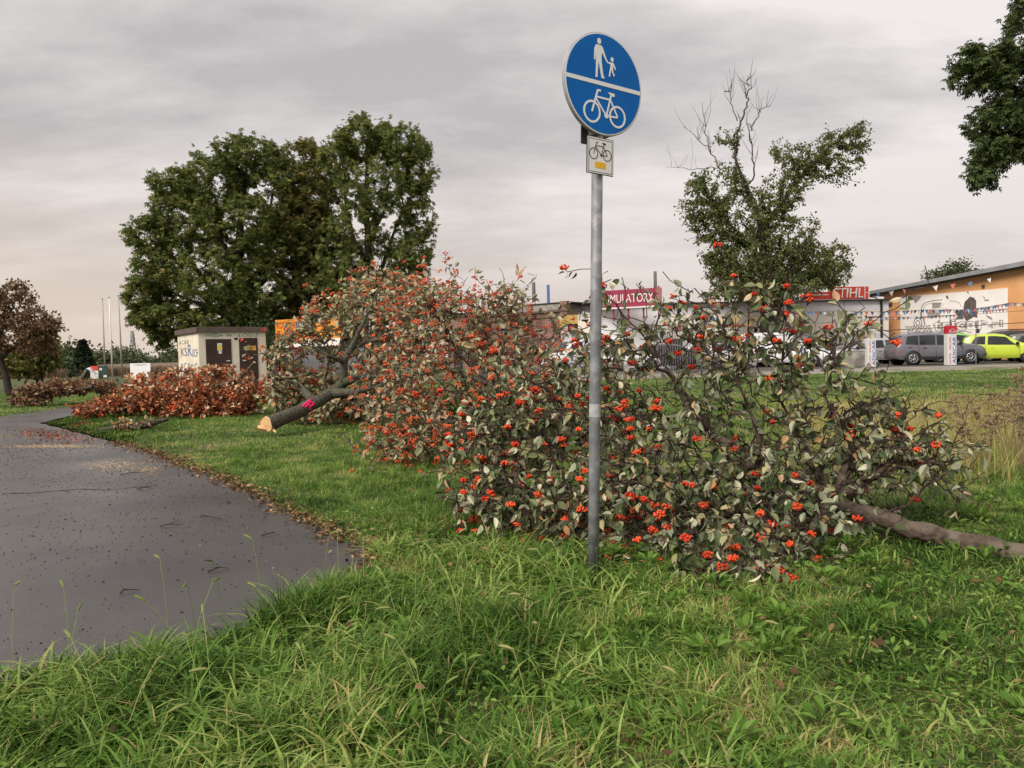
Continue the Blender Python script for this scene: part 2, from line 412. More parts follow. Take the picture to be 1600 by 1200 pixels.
# tint: 0 dark green, .5 mid, .8 yellow green, 1 straw
gm = leafmat('grass_blade', [(0, (.024, .062, .010)), (.35, (.080, .165, .024)), (.62, (.165, .280, .050)), (.82, (.33, .43, .12)), (.93, (.38, .32, .11)), (1, (.50, .38, .19))], trans=.4, rough=.5)
def straw(x, y):       # the patch of dead straw to the right
    return np.clip((x-2.2-.22*(y-5))/1.2, 0, 1)*np.clip((y-6.0)/1.5, 0, 1)*np.clip((15-y)/4, 0, 1)
def tinter(x, y, rg):
    a = .40+.5*(vn(x, y, .5, 1)-.5)+.36*(vn(x, y, 1.8, 2)-.5)+.7*(vn(x, y, .10, 5)-.5)+rg.normal(0, .15, len(x))
    a = a+.11*np.clip((y-4.5)/2, 0, 1); dry = rg.random(len(x)) < .035; a = np.where(dry, .9+.1*rg.random(len(x)), a)
    s = straw(x, y); a = np.where(rg.random(len(x)) < s*.62, .86+.14*rg.random(len(x)), a)
    return np.clip(a, 0, 1)
GV = []; GF = []; GT = []; gb = 0
def addg(P, F, T):
    global gb
    GV.append(P.astype(np.float32)); GF.append(F+gb); GT.append(T); gb += len(P)
g = np.random.default_rng(21)
def keep(x, y, fuzz=.03):
    k = ~inpoly(x, y, pathxy); d = distpath(x, y)
    k &= (d > fuzz*g.random(len(x))*2)
    return k, d
# ring of density around camera, nearest first
def bed(n, y0, y1, h0, w0, bend, seg, patch=.35, ps=.35):
    x, y = samp(n, y0, y1, g); k, d = keep(x, y)
    bare = vn(x, y, ps, 9)*.6+vn(x, y, ps*.35, 10)*.4
    pt = patch*(1+.16*np.clip(x+.2, 0, 1)*(y < 4)); k &= (bare > pt*g.random(n)+pt*.4) ; x, y, d, bare = x[k], y[k], d[k], bare[k]
    h = h0*(.45+.75*vn(x, y, .28, 4)+.35*vn(x, y, .09, 6))*(.6+.6*g.random(len(x)))
    # coarse tall growth on the near left beside the path, lower near the path's right edge
    tall = np.clip((1.3-x-.1*(y-2))/1.2, 0, 1)*np.clip((4.4-y)/1.0, 0, 1)*(y < 4.6)
    h *= 1+.6*tall
    h *= np.where((y > 3.4) & (y < 6.5) & (x > -.2), .62, 1)
    h *= np.where(vn(x, y, .8, 22) < .42, .6, 1)
    h *= np.where((y > 4.6) & (d < .5), .35+1.3*d, 1)
    h *= 1-.45*np.clip((y-5)/3, 0, 1)*(straw(x, y) < .1)
    w = w0*(.6+.8*g.random(len(x)))*(1+.35*tall*(g.random(len(x)) < .35))
    addg(*grassblades(x, y, h, w, np.full(len(x), bend), seg, g, tinter(x, y, g)))
bed(46000, 1.55, 3.2, .088, .0082, .85, 4, .56)
bed(85000, 3.1, 5.6, .115, .0080, .7, 3, .42)
bed(190000, 5.4, 10.5, .135, .0070, .75, 2, .25)
bed(150000, 10.3, 19, .135, .0115, .7, 2, .15)
bed(170000, 18.5, 36, .125, .024, .6, 1, .1)
# fine short undergrowth
x, y = samp(90000, 1.5, 5, g); k, d = keep(x, y); x, y = x[k], y[k]
addg(*grassblades(x, y, .05*(.5+g.random(len(x))), np.full(len(x), .004), np.full(len(x), 1.2), 2, g, np.clip(tinter(x, y, g)-.05, 0, 1)))
# separate tussocks of bright long blades
nt_ = 260; x, y = samp(nt_, 1.6, 9, g); k, d = keep(x, y); x, y = x[k], y[k]; q = 30
tx = np.repeat(x, q)+g.normal(0, .025, len(x)*q); ty = np.repeat(y, q)+g.normal(0, .025, len(x)*q); hh = np.repeat(.10+.10*g.random(len(x)), q)*(.5+.7*g.random(len(x)*q))
addg(*grassblades(tx, ty, hh, .0048*(.6+.8*g.random(len(tx))), np.full(len(tx), .8), 4, g, np.clip(np.repeat(.42+.32*g.random(len(x)), q)+g.normal(0, .07, len(tx)), 0, .92)))
# broad arching blades by the near edge of the path
n = 17000; x, y = samp(n, 1.6, 4.7, g); k, d = keep(x, y); k &= ((x < .55+.9*g.random(n)**2-.15*(y-2)) | (g.random(n) < .33)) & (vn(x, y, .45, 23) > .36*g.random(n)+.2); x, y = x[k], y[k]
addg(*grassblades(x, y, (.10+.13*g.random(len(x)))*(.75+.4*vn(x, y, .3, 24))*np.where(x > .5, .6, 1), (.009+.008*g.random(len(x))), np.full(len(x), 1.15), 4, g, np.clip(.36+.55*vn(x, y, .2, 25)+.12*g.normal(0, 1, len(x)), 0, .88)))
# dead thatch near the soil
n = 26000; x, y = samp(n, 1.6, 6, g); k, d = keep(x, y, .01); k &= (vn(x, y, .35, 9) < .5) | (g.random(n) < .25); x, y = x[k], y[k]
addg(*grassblades(x, y, .03+.05*g.random(len(x)), .003+.002*g.random(len(x)), np.full(len(x), 1.5), 2, g, .88+.12*g.random(len(x))))
# long straw in the dry patch
n = 42000; x = 1.8+10*g.random(n); y = 6+10*g.random(n); k = g.random(n) < straw(x, y); x, y = x[k], y[k]
addg(*grassblades(x, y, .28+.38*g.random(len(x)), .004+.004*g.random(len(x)), np.full(len(x), .75), 3, g, .86+.14*g.random(len(x))))
GV = np.concatenate(GV); GF = np.concatenate(GF); GT = np.concatenate(GT)
tag(mk('grass', GV, GF, gm, tint=GT), 'green grass with straw coloured patches covering the whole verge', 'grass', kind='stuff')
del GV, GF, GT
# small broad leaved plants low in the turf
n = 26000; x, y = samp(n, 1.6, 6, g); k, d = keep(x, y, .1); k &= vn(x, y, .4, 14) > .48; x, y = x[k], y[k]; n = len(x)
P = np.stack([x, y, .01+.05*g.random(n)], 1); D = g.normal(size=(n, 3)); D[:, 2] = np.abs(D[:, 2])*.5
V, F, T = scatter(TL[0], TL[1], P, D, np.tile([0, 0, 1.], (n, 1))+g.normal(0, .3, (n, 3)), .010+.026*g.random(n), .25+.5*g.random(n))
tag(mk('ground_cover', V, F, gm, tint=T), 'small broad leaved weeds low in the near turf', 'weeds', kind='stuff')
# clumps of broader leaved weeds and dead leaves caught on top of the grass
n = 130; cx_, cy_ = samp(n, 1.7, 5.5, g); k, d = keep(cx_, cy_, .1); cx_, cy_ = cx_[k], cy_[k]; q = 16
x = np.repeat(cx_, q)+g.normal(0, .03, len(cx_)*q); y = np.repeat(cy_, q)+g.normal(0, .03, len(cx_)*q); n = len(x)
D = np.stack([x-np.repeat(cx_, q), y-np.repeat(cy_, q), .015+.03*g.random(n)], 1); V, F, T = scatter(TL[0]*[.8, 1, 1], TL[1], np.stack([x, y, .03+.04*g.random(n)], 1), D, np.tile([0, 0, 1.], (n, 1))+g.normal(0, .2, (n, 3)), .035+.035*g.random(n), .3+.35*g.random(n))
tag(mk('broadleaf_weeds', V, F, gm, tint=T), 'rosettes of wider leaved weeds standing in the near grass', 'weeds', kind='stuff')
# foxtail seed heads
fm = leafmat('seed_head', [(0, (.12, .19, .04)), (.6, (.21, .28, .07)), (1, (.32, .32, .13))], trans=.3)
FV = []; FF = []; FT = []; fb = 0
n = 230; x, y = samp(n, 1.9, 4.6, g); k, d = keep(x, y); k &= (x < .45-.3*(y-2)+.8*g.random(n)**2); x, y = x[k], y[k]
ex = np.array([gp(*p)[:2] for p in ((350, 985), (262, 985), (600, 930), (575, 920), (640, 900), (20, 1050), (110, 1045), (505, 935), (530, 930), (410, 960))]); x = np.concatenate([x, ex[:, 0]]); y = np.concatenate([y, ex[:, 1]])
for i in range(len(x)):
    hgt = .24+.17*g.random(); a = g.random()*6.28; l = .035+.12*g.random(); tall = i >= len(x)-len(ex)
    if tall: hgt = .36+.08*g.random(); l = .03
    s = [Vector((x[i]+math.cos(a)*l*t**2*2, y[i]+math.sin(a)*l*t**2*2, hgt*t)) for t in (0, .3, .6, .85)]
    t1 = s[-1]; dn = Vector((math.cos(a), math.sin(a), 1.0-g.random()*.9)).normalized()
    hd = [t1+dn*.055*t+Vector((0, 0, -.012*t*t)) for t in (0, .15, .4, .7, .9, 1)]
    v1, f1 = ringtube(s, [.0013]*4, 3); v2, f2 = ringtube(hd, [.0013, .0040, .0050, .0043, .0028, .0008], 6)
    v, f = merge((v1, f1), (v2, f2)); nb_ = 40
    tri = []
    for q in f:
        for j in range(1, len(q)-1): tri.append((q[0], q[j], q[j+1]))
    FV.append(np.array(v)); FF.append(np.array(tri)+fb); fb += len(v); FT.append(np.full(len(v), g.random()))
    tt = g.random(nb_); c = np.array([hd[0].lerp(hd[-1], float(q)) for q in tt]); D = g.normal(size=(nb_, 3)); D /= np.linalg.norm(D, axis=1, keepdims=True)
    D += np.array(dn)*.9; V, F, T = scatter(np.array([(-.05, 0, 0), (.05, 0, 0), (0, 1, 0)]), np.array([(0, 1, 2)]), c, D, g.normal(size=(nb_, 3)), np.full(nb_, .013), np.full(nb_, .8))
    FV.append(V); FF.append(F+fb); fb += len(V); FT.append(T)
tag(mk('foxtail_grass', np.concatenate(FV), np.concatenate(FF), fm, tint=np.concatenate(FT)), 'fuzzy green foxtail seed heads arching over the near path edge', 'grass', kind='stuff')
# dead leaves along the path edge and in the turf
dl = leafmat('dead_leaf', [(0, (.050, .030, .017)), (.4, (.12, .065, .032)), (.75, (.22, .125, .060)), (1, (.38, .25, .12))], trans=.1, rough=.7)
PX = []
er = wob(edgeR, .05, .02)
for p in er[:]:
    if p.y < 12 and random.random() < .92:
        wdt = .06+.15*float(vn(p.x, p.y, .4, 31))
        for _ in range(random.randint(3, 8) if p.y > 4.6 else 9): PX.append((p.x+random.gauss(.05, wdt*.6), p.y+random.gauss(.0, wdt*.6), .012+.012*random.random()))
for _ in range(420):
    q = gp(random.gauss(655, 45), random.gauss(878, 14)); PX.append((q.x, q.y, .015+.02*random.random()))
for _ in range(1200):
    x_, y_ = samp(1, 1.7, 6, g); v_ = float(vn(x_[0], y_[0], .35, 9))
    if v_ < .42 and not inpoly(x_, y_, pathxy)[0]: PX.append((x_[0], y_[0], .015+.03*random.random()))
x_, y_ = samp(260, 1.7, 5.5, g); k, d = keep(x_, y_, .05); PX += [(u_, v_, .05+.05*random.random()) for u_, v_ in zip(x_[k], y_[k])]
P = np.array(PX); n = len(P); D = g.normal(size=(n, 3)); D[:, 2] *= .25
V, F, T = scatter(TL[0], TL[1], P, D, np.tile([0, 0, 1.], (n, 1))+g.normal(0, .4, (n, 3)), .018+.030*g.random(n), g.random(n))
tag(mk('leaf_litter', V, F, dl, tint=T), 'brown dead leaves lying along the path edge and between the grass', 'fallen leaves', kind='stuff')
# grit and crumbs on the asphalt
n = 17000; x, y = samp(n, 2.6, 14, g, side=.8); k = inpoly(x, y, pathxy) & (vn(x, y, .9, 17)*.6+.4*g.random(n) > .42); x, y = x[k], y[k]; n = len(x)
gt = leafmat('grit_stone', [(0, (.028, .023, .021)), (.7, (.06, .05, .045)), (.93, (.14, .11, .09)), (1, (.30, .26, .22))], trans=0, rough=.9)
V, F, T = scatter(I1[0]*np.array([1, 1.2, .7]), I1[1], np.stack([x, y, np.full(n, .006)], 1), g.normal(size=(n, 3))*[1, 1, .1], np.tile([0, 0, 1.], (n, 1)), .0016+.0050*g.random(n)**6+.0004*y, g.random(n))
tag(mk('grit', V, F, gt, tint=T), 'dark and pale crumbs of grit scattered over the asphalt path', 'grit', kind='stuff')
# sawdust
sdm = leafmat('sawdust_flake', [(0, (.45, .30, .15)), (1, (.66, .49, .28))], trans=0, rough=.95)
PX = []
for (px, py, sx, sy, n) in ((75, 698, 45, 1.5, 2600), (180, 728, 30, 5, 1100), (20, 681, 30, 2, 500), (230, 735, 10, 4, 260)):
    for _ in range(n):
        a, b = random.gauss(px, sx), random.gauss(py, sy); q = gp(a, b); PX.append((q.x, q.y, .008))
P = np.array(PX); n = len(P)
V, F, T = scatter(np.array([(-.5, 0, 0), (.5, 0, 0), (0, 1, 0.1)]), np.array([(0, 1, 2)]), P, g.normal(size=(n, 3))*[1, 1, .05], np.tile([0, 0, 1.], (n, 1)), .006+.012*g.random(n), g.random(n))
tag(mk('sawdust', V, F, sdm, tint=T), 'pale yellow sawdust streaks on the far end of the path', 'sawdust', kind='stuff')
# red crushed berries and leaves on the path
PX = []
for (px, py, sx, sy, n) in ((85, 681, 26, 4, 420), (55, 674, 22, 3, 180), (130, 664, 12, 3, 200), (120, 690, 26, 3, 80)):
    for _ in range(n):
        q = gp(random.gauss(px, sx), random.gauss(py, sy)); PX.append((q.x, q.y, .010+.01*random.random()))
P = np.array(PX); n = len(P); rl = leafmat('red_leaf', [(0, (.14, .05, .03)), (.5, (.26, .085, .045)), (1, (.42, .14, .07))], trans=.1, rough=.7)
V, F, T = scatter(TL[0], TL[1], P, g.normal(size=(n, 3))*[1, 1, .2], np.tile([0, 0, 1.], (n, 1))+g.normal(0, .4, (n, 3)), .02+.03*g.random(n), g.random(n))
tag(mk('red_leaf_litter', V, F, rl, tint=T), 'red leaves and crushed berries strewn across the far end of the path', 'fallen leaves', kind='stuff')
# twigs on the asphalt, each its own thing
bark = pm('bark_dark', (.052, .040, .034), (.024, .019, .017), 22, .85, .6)
for i, (a, b, lb) in enumerate((((188, 742), (232, 737), 'thin twig lying far out on the path, nearest the old crack'), ((250, 822), (285, 819), 'straight twig in the middle of the path'), ((313, 806), (348, 811), 'twig lying on the path toward the leafy edge'), ((325, 893), (360, 888), 'dark twig on the near path below the foxtails'), ((188, 927), (218, 921), 'twig on the dark wet near part of the path'), ((408, 836), (430, 833), 'short twig beside the leaf strewn path edge'), ((213, 764), (240, 763), 'small twig lying across the sheen of the path'))):
    p, q = gp(*a, z=.012), gp(*b, z=.012); mid = p.lerp(q, .5)+Vector((random.gauss(0, .02), random.gauss(0, .02), .012))
    sd_ = mid+Vector((random.gauss(0, .05), random.gauss(0, .04), .01))
    v, f = merge(ringtube([p, mid, q], [.005, .004, .002], 6), ringtube([mid, mid.lerp(sd_, .6), sd_], [.003, .002, .001], 5))
    tag(mk('twig', v, f, bark), lb, 'twig', 'twigs lying on the path')
# crack in the asphalt as real dark seam
cr_ = [gp(*p, z=.0065) for p in ((0, 772), (50, 770), (95, 766), (130, 764), (170, 765), (215, 761), (245, 758))]
cp = wob(cr_, .03, .06, 3); V = []; F = []
for i, p in enumerate(cp):
    w = .006+.010*float(vn(p.x, p.y, .1, 3)); V += [(p.x, p.y-w, .0065), (p.x, p.y+w, .0065)]
F = [(2*i, 2*i+2, 2*i+3, 2*i+1) for i in range(len(cp)-1)]
struct(mk('path_crack', V, F, pm('crack_dark', (.02, .018, .018))))
# ---------------- felled whitebeams ----------------
wb_top = [(0, (.042, .062, .024)), (.35, (.080, .105, .044)), (.7, (.170, .190, .090)), (.9, (.36, .32, .16)), (1, (.38, .19, .08))]
wb_und = [(0, (.19, .215, .135)), (.5, (.35, .36, .24)), (.85, (.56, .54, .38)), (1, (.50, .32, .19))]
LM = leafmat('whitebeam_leaf', wb_top, wb_und, trans=.12, rough=.6)
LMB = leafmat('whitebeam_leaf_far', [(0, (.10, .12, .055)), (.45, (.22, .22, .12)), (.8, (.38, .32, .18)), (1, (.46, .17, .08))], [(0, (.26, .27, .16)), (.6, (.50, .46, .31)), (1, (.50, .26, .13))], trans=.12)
LMR = leafmat('withered_leaf', [(0, (.13, .045, .022)), (.4, (.34, .115, .050)), (.75, (.50, .22, .10)), (.93, (.48, .36, .22)), (1, (.54, .48, .32))], trans=.12)
LMO = leafmat('brown_leaf', [(0, (.09, .05, .03)), (.5, (.20, .10, .055)), (1, (.36, .24, .14))], trans=.12)
barkB = pm('bark_branch', (.066, .036, .029), (.028, .016, .014), 30, .8, .5)
barkT = pm('bark_trunk', (.098, .068, .048), (.038, .027, .021), 26, .8, 1, c3=(.125, .10, .075), s3=9)
barkG = pm('bark_grey', (.100, .082, .060), (.034, .028, .022), 20, .85, 1, c3=(.06, .07, .04), s3=4)
wood = pm('cut_wood', (.74, .50, .26), (.58, .34, .16), 9, .8, .2)
def bermat(name, a, b):
    return leafmat(name, [(0, a), (1, b)], trans=.0, rough=.28)
BM = bermat('berry_red', (.46, .026, .014), (.74, .105, .030))
BMD = bermat('berry_far', (.40, .050, .024), (.66, .13, .045))
def shoots(T_, n, rg, lo=.12, hi=.35, zup=.25):
    c_ = T_.mean(0); i = rg.integers(0, len(T_), n*4); P = T_[i]; r_ = np.linalg.norm((P-c_)*[1, .5, 1.3], axis=1); i = np.argsort(-r_)[:n*2]; P = P[i[rg.permutation(len(i))[:n]]]
    d = P-c_; d /= np.linalg.norm(d, axis=1, keepdims=True); d[:, 2] = np.abs(d[:, 2])+zup; return P+d*(lo+(hi-lo)*rg.random((len(P), 1)))
def felled(name, label, group, trunk, trad, limbs, tips, step, r0, rg, leafT, leafmat_, lsize, per, back, barks, frac, bsz, nber, bsub, stalk=False, cut=True, droop=.3, up=.15, extra=None, spread=1.0, pen=.22, jit=.14, bdrop=.04, tintf=None, bmat=None, leafy=1, pw=2.3, bw=None, skip=None):
    root = empty(name, (trunk[0][0], trunk[0][1], 0)); O = np.array([trunk[0][0], trunk[0][1], 0])
    tag(root, label, 'felled tree', group)
    T0 = [np.array(p)-O for p in trunk]; LB = [(np.array(s)-O, [np.array(p)-O for p in pts], a, b) for s, pts, a, b in limbs]
    pos, par, rad, dr, ends, nb = grow(T0, trad, tips-O, step, r0, rg, up=up, jit=jit, pen=pen, limbs=LB, pw=pw, skip=skip)
    isl = np.arange(len(pos)) < nb
    V, F = tubes(pos[:nb], par[:nb], rad[:nb], dr[:nb], 10); mk('trunk', V, F, barks[0], root, True)
    sub = np.arange(nb, len(pos))
    V, F = tubes(pos, par, np.where(isl, np.minimum(rad, .012), rad), dr, 5, nb); mk('branches', V, F, barks[1], root, True)
    V, F, T = leaves_on(pos, par, dr, ends[rg.random(len(ends)) < leafy], per, back, rg, lsize, leafT, droop=droop, spread=spread, tintf=tintf)
    if extra is not None:
        pass
    mk('foliage', V, F, leafmat_, root, False, T)
    if frac > 0:
        e = ends[rg.random(len(ends)) < frac*(1 if bw is None else bw(pos[ends]+O))]; n = len(e); C = pos[e]+dr[e]*bsz*7+np.array([0, -bsz*2, bsz*3])+np.array([0, 0, -bdrop*.5])
        k = nber; off = rg.normal(size=(n, k, 3)); off /= np.linalg.norm(off, axis=2, keepdims=True); off *= (.25+.75*rg.random((n, k, 1))**.6)
        rc = bsz*(3.0+2.4*rg.random((n, 1, 1))); off = off*rc*np.array([1, 1, .62]); 
        msk = rg.random((n, k)) < (.5+.5*rg.random((n, 1)))
        P = (C[:, None]+off)[msk]; st = np.repeat(pos[e][:, None], k, 1)[msk]; tn = (np.repeat(rg.random((n, 1)), k, 1)*.7+.3*rg.random((n, k)))[msk]
        P[:, 2] = np.maximum(P[:, 2], .02)
        Tm = I2 if bsub == 2 else I1; m = len(P)
        V, F, T = scatter(Tm[0], Tm[1], P, rg.normal(size=(m, 3)), rg.normal(size=(m, 3)), bsz*(.8+.4*rg.random(m)), tn)
        mk('berries', V, F, bmat or BM, root, True, T)['kind'] = 'stuff'
        if stalk:
            d = P-st; ln = np.linalg.norm(d, axis=1); V, F, T = scatter(np.array([(-.5, 0, 0), (.5, 0, 0), (0, 0, .8), (-.3, 1, 0), (.3, 1, 0), (0, 1, .5)]), np.array([(0, 1, 4), (0, 4, 3), (1, 2, 5), (1, 5, 4), (2, 0, 3), (2, 3, 5)]), st, d, rg.normal(size=(m, 3)), np.stack([np.full(m, .0022), ln, np.full(m, .0022)], 1))
            mk('stalks', V, F, barks[1], root)
    if cut:
        c = T0[0]; d = (T0[0]-T0[1]); d /= np.linalg.norm(d); d = Vector(d); u = d.cross(Vector((0, 0, 1))).normalized(); w = d.cross(u)
        V = []; k = 24
        for rr, off in ((0, .006), (.5, .004), (.97, .004), (1.0, -.012)):
            for j in range(k):
                a = 2*math.pi*j/k; q = rr*(1+.05*math.sin(3*a+1)); V.append(Vector(c)+d*off+(u*math.cos(a)+w*math.sin(a))*trad[0]*q)
        F = [(i*k+j, i*k+(j+1) % k, (i+1)*k+(j+1) % k, (i+1)*k+j) for i in range(3) for j in range(k)]
        mk('cut_face', V, F, wood, root)
    return root, O
A = lambda *p: np.array(at(*p))
GRP = 'felled whitebeam trees lying on the verge'
# nearest crown, behind the sign post
r1 = np.random.default_rng(101)
trA = [A(1730, 912, 3.98), A(1600, 868, 4.15), A(1500, 848, 4.35), A(1400, 818, 4.55), A(1300, 785, 4.8), A(1200, 725, 5.1), A(1120, 685, 5.3), A(1075, 640, 5.45), A(1050, 590, 5.55)]
rdA = [.066, .065, .063, .057, .048, .038, .028, .019, .012]
lbA = [(A(1200, 725, 5.1), [A(1175, 650, 5.15), A(1140, 570, 5.1), A(1125, 500, 5.15), A(1085, 450, 5.2)], .014, .004),
       (A(1120, 685, 5.3), [A(1060, 600, 5.3), A(1010, 530, 5.35), A(950, 465, 5.3)], .014, .004),
       (A(1300, 785, 4.8), [A(1260, 700, 4.9), A(1215, 620, 5.0), A(1225, 520, 5.0), A(1240, 455, 5.0)], .012, .0035),
       (A(1300, 785, 4.8), [A(1330, 700, 4.9), A(1290, 620, 4.9), A(1310, 520, 4.9)], .011, .003),
       (A(1200, 725, 5.1), [A(1060, 745, 4.95), A(930, 760, 5.0), A(800, 770, 5.05)], .016, .004),
       (A(1120, 685, 5.3), [A(1000, 660, 5.5), A(880, 650, 5.6), A(770, 680, 5.6)], .014, .004),
       (A(1300, 785, 4.8), [A(1250, 850, 4.4), A(1180, 890, 4.2)], .010, .003),
       (A(1300, 785, 4.8), [A(1400, 720, 4.9), A(1460, 740, 4.8), A(1510, 765, 4.6)], .010, .003),
       (A(1260, 750, 4.9), [A(1340, 640, 5.1), A(1395, 610, 5.1)], .009, .003)]
blA = [(780, 690, 5.5, 80, 75, .40, 105), (765, 775, 5.2, 62, 45, .32, 75), (840, 630, 5.7, 85, 80, .45, 85), (930, 600, 5.7, 90, 95, .5, 75),
       (900, 720, 5.2, 120, 90, .5, 120), (880, 800, 4.9, 110, 40, .32, 75), (1050, 720, 5.0, 120, 100, .5, 95), (1060, 810, 4.65, 130, 50, .36, 95),
       (1060, 600, 5.4, 110, 90, .5, 55), (1190, 620, 5.1, 100, 100, .5, 48), (1200, 760, 4.75, 110, 80, .45, 95), (1200, 860, 4.35, 90, 40, .25, 70),
       (1320, 690, 5.0, 110, 80, .45, 90), (1410, 715, 4.95, 80, 42, .4, 60), (1290, 810, 4.7, 40, 40, .3, 14), (1380, 640, 5.1, 40, 40, .3, 14), (1330, 520, 4.9, 30, 30, .2, 7)]
tipsA = blobs(blA, r1, .35, .03)
ex = [(945, 445), (960, 500), (905, 530), (895, 510), (1090, 465), (1128, 442), (1190, 440), (1215, 455), (1230, 440), (1255, 450), (1195, 445), (1160, 455), (1245, 480), (1140, 480), (1170, 500), (1300, 505), (1320, 500), (1310, 545), (1375, 600), (1410, 628), (1380, 655), (1250, 500), (940, 432), (975, 470), (955, 540), (1085, 520), (1190, 470), (1500, 768), (1530, 745), (1480, 700), (1450, 690), (1210, 480), (1150, 440), (1270, 470), (1100, 500), (920, 470)]
tipsA = np.concatenate([tipsA, [A(a, b, 5.0+.35*r1.random()-.4*(a > 1420)) for a, b in ex], [A(1058, 893, 4.2), A(1098, 885, 4.25), A(1158, 912, 4.1), A(1240, 905, 4.2), A(1225, 912, 4.2), A(1130, 870, 4.3)]])
def tA(P, rg):
    t = rg.random(len(P))**1.1*.9+rg.normal(0, .05, len(P)); dry = rg.random(len(P)) < .06; return np.clip(np.where(dry, .93+.07*rg.random(len(P)), t), 0, 1)
tipsA = np.concatenate([tipsA, blobs([(985, 530, 5.4, 70, 35, .35, 26), (1080, 500, 5.3, 70, 45, .35, 36), (1190, 510, 5.1, 70, 50, .35, 40), (1290, 560, 5.0, 50, 50, .3, 20), (1150, 880, 4.2, 110, 28, .2, 50), (900, 850, 4.7, 70, 14, .2, 30), (1160, 905, 3.95, 90, 16, .14, 40), (1080, 885, 4.1, 70, 16, .15, 24), (1000, 870, 4.35, 70, 14, .15, 18)], r1, .3, .03), blobs([(q[0], q[1], q[2], q[3], q[4], q[5], q[6]//2) for q in blA], r1, .7, .03)])
tipsA = np.concatenate([tipsA, np.minimum(shoots(tipsA, 100, r1), [99, 99, 1.62]), tipsA[r1.random(len(tipsA)) < .45]+r1.normal(0, .10, 3)[None]*0+np.array([.05, .05, .04])])
tipsA = np.concatenate([tipsA, tipsA+r1.normal(0, .14, tipsA.shape)-[0, 0, .05], (tipsA+r1.normal(0, .10, tipsA.shape))[r1.random(len(tipsA)) < .3]])
tipsA[:, 2] = np.maximum(tipsA[:, 2], .03)
rootA, OA = felled('felled_tree', 'nearest felled whitebeam right behind the sign post, with big leaves and bright red berries', GRP, trA, rdA, lbA, tipsA, .07, .0030, r1, TL, LM, .064, 5, 4, (barkT, barkB), .062, .0068, 34, 2, True, True, droop=.75, up=.12, tintf=tA, leafy=.25, skip=at(1310, 785, 4.8).x-trA[0][0], jit=.28, pw=2.75, bw=lambda P: np.where((P[:, 0]/P[:, 1] < .20) | (P[:, 2] > 1.2), 1.25, .38))
# middle crown
r2 = np.random.default_rng(102)
trB = [A(1060, 720, 8.3), A(980, 700, 8.5), A(860, 660, 8.9), A(772, 600, 9.2), A(712, 548, 9.4), A(690, 505, 9.6)]
rdB = [.085, .08, .07, .055, .035, .02]
lbB = [(A(772, 600, 9.2), [A(785, 540, 9.3), A(800, 480, 9.4)], .022, .006), (A(860, 660, 8.9), [A(740, 662, 8.8), A(650, 650, 8.7), A(600, 640, 8.6)], .03, .008), (A(772, 600, 9.2), [A(700, 580, 9.4), A(640, 520, 9.7)], .025, .007), (A(700, 655, 8.8), [A(650, 690, 8.5), A(600, 700, 8.3)], .012, .005)]
blB = [(625, 640, 8.9, 65, 65, .5, 150), (640, 690, 8.5, 62, 27, .35, 110), (650, 560, 9.4, 75, 75, .6, 150), (700, 505, 9.7, 75, 60, .6, 170), (640, 480, 10, 60, 40, .5, 90), (780, 520, 9.9, 55, 55, .6, 130), (850, 530, 9.7, 45, 45, .4, 26), (860, 575, 9.6, 40, 20, .5, 22), (760, 590, 9.2, 90, 60, .6, 120), (700, 640, 9.0, 60, 30, .4, 25), (800, 640, 8.6, 70, 50, .5, 90), (730, 690, 8.4, 60, 28, .3, 70), (690, 470, 9.8, 45, 35, .4, 60), (790, 470, 9.8, 35, 25, .3, 45)]
tipsB = np.concatenate([blobs(blB, r2, .4, .03), [A(a, b, 9.6) for a, b in ((720, 460), (712, 478), (790, 448), (800, 452), (775, 460), (830, 468), (760, 472), (815, 462), (672, 450), (740, 480), (870, 490))]])
tipsB = np.concatenate([tipsB, shoots(tipsB, 130, r2, .1, .32)])
tipsB = np.concatenate([tipsB, (tipsB+r2.normal(0, .16, tipsB.shape))[r2.random(len(tipsB)) < .8]]); tipsB[:, 2] = np.maximum(tipsB[:, 2], .04)
def tB(P, rg): return np.clip(rg.random(len(P))*.95+rg.normal(0, .03, len(P)), 0, 1)
felled('felled_tree', 'middle felled whitebeam in front of the brick building, dense with small orange berries', GRP, trB, rdB, lbB, tipsB, .12, .0035, r2, TL, LMB, .076, 5, 4, (barkG, barkB), .36, .0105, 12, 1, False, False, pw=2.7, leafy=.36, jit=.2, droop=.2, bmat=BMD, tintf=tB)
# leafy sucker shoots lying between the middle and nearest crowns: belong to the nearest crown's left side
# farther tree with the sawn butt
r3 = np.random.default_rng(103)
trC = [A(416, 663, 12.1), A(455, 648, 12.6), A(490, 630, 13.1), A(518, 614, 13.5), A(536, 600, 13.8)]
rdC = [.122, .115, .110, .103, .092]
lbC = [(A(536, 600, 13.8), [A(538, 565, 13.8), A(548, 545, 13.8), A(572, 534, 13.9), A(600, 527, 13.8), A(640, 500, 14)], .075, .02),
       (A(536, 600, 13.8), [A(556, 588, 13.4), A(580, 590, 13.6), A(620, 575, 13.9), A(660, 560, 14.2)], .07, .02),
       (A(518, 614, 13.5), [A(560, 612, 13.1), A(600, 600, 13.2), A(625, 596, 13.3)], .05, .02),
       (A(538, 565, 13.8), [A(510, 555, 13.3), A(488, 540, 13.3)], .03, .008), (A(548, 545, 13.8), [A(580, 480, 13.8), A(595, 440, 14)], .035, .008), (A(490, 630, 13.1), [A(470, 600, 13.3), A(440, 590, 13.6)], .02, .008)]
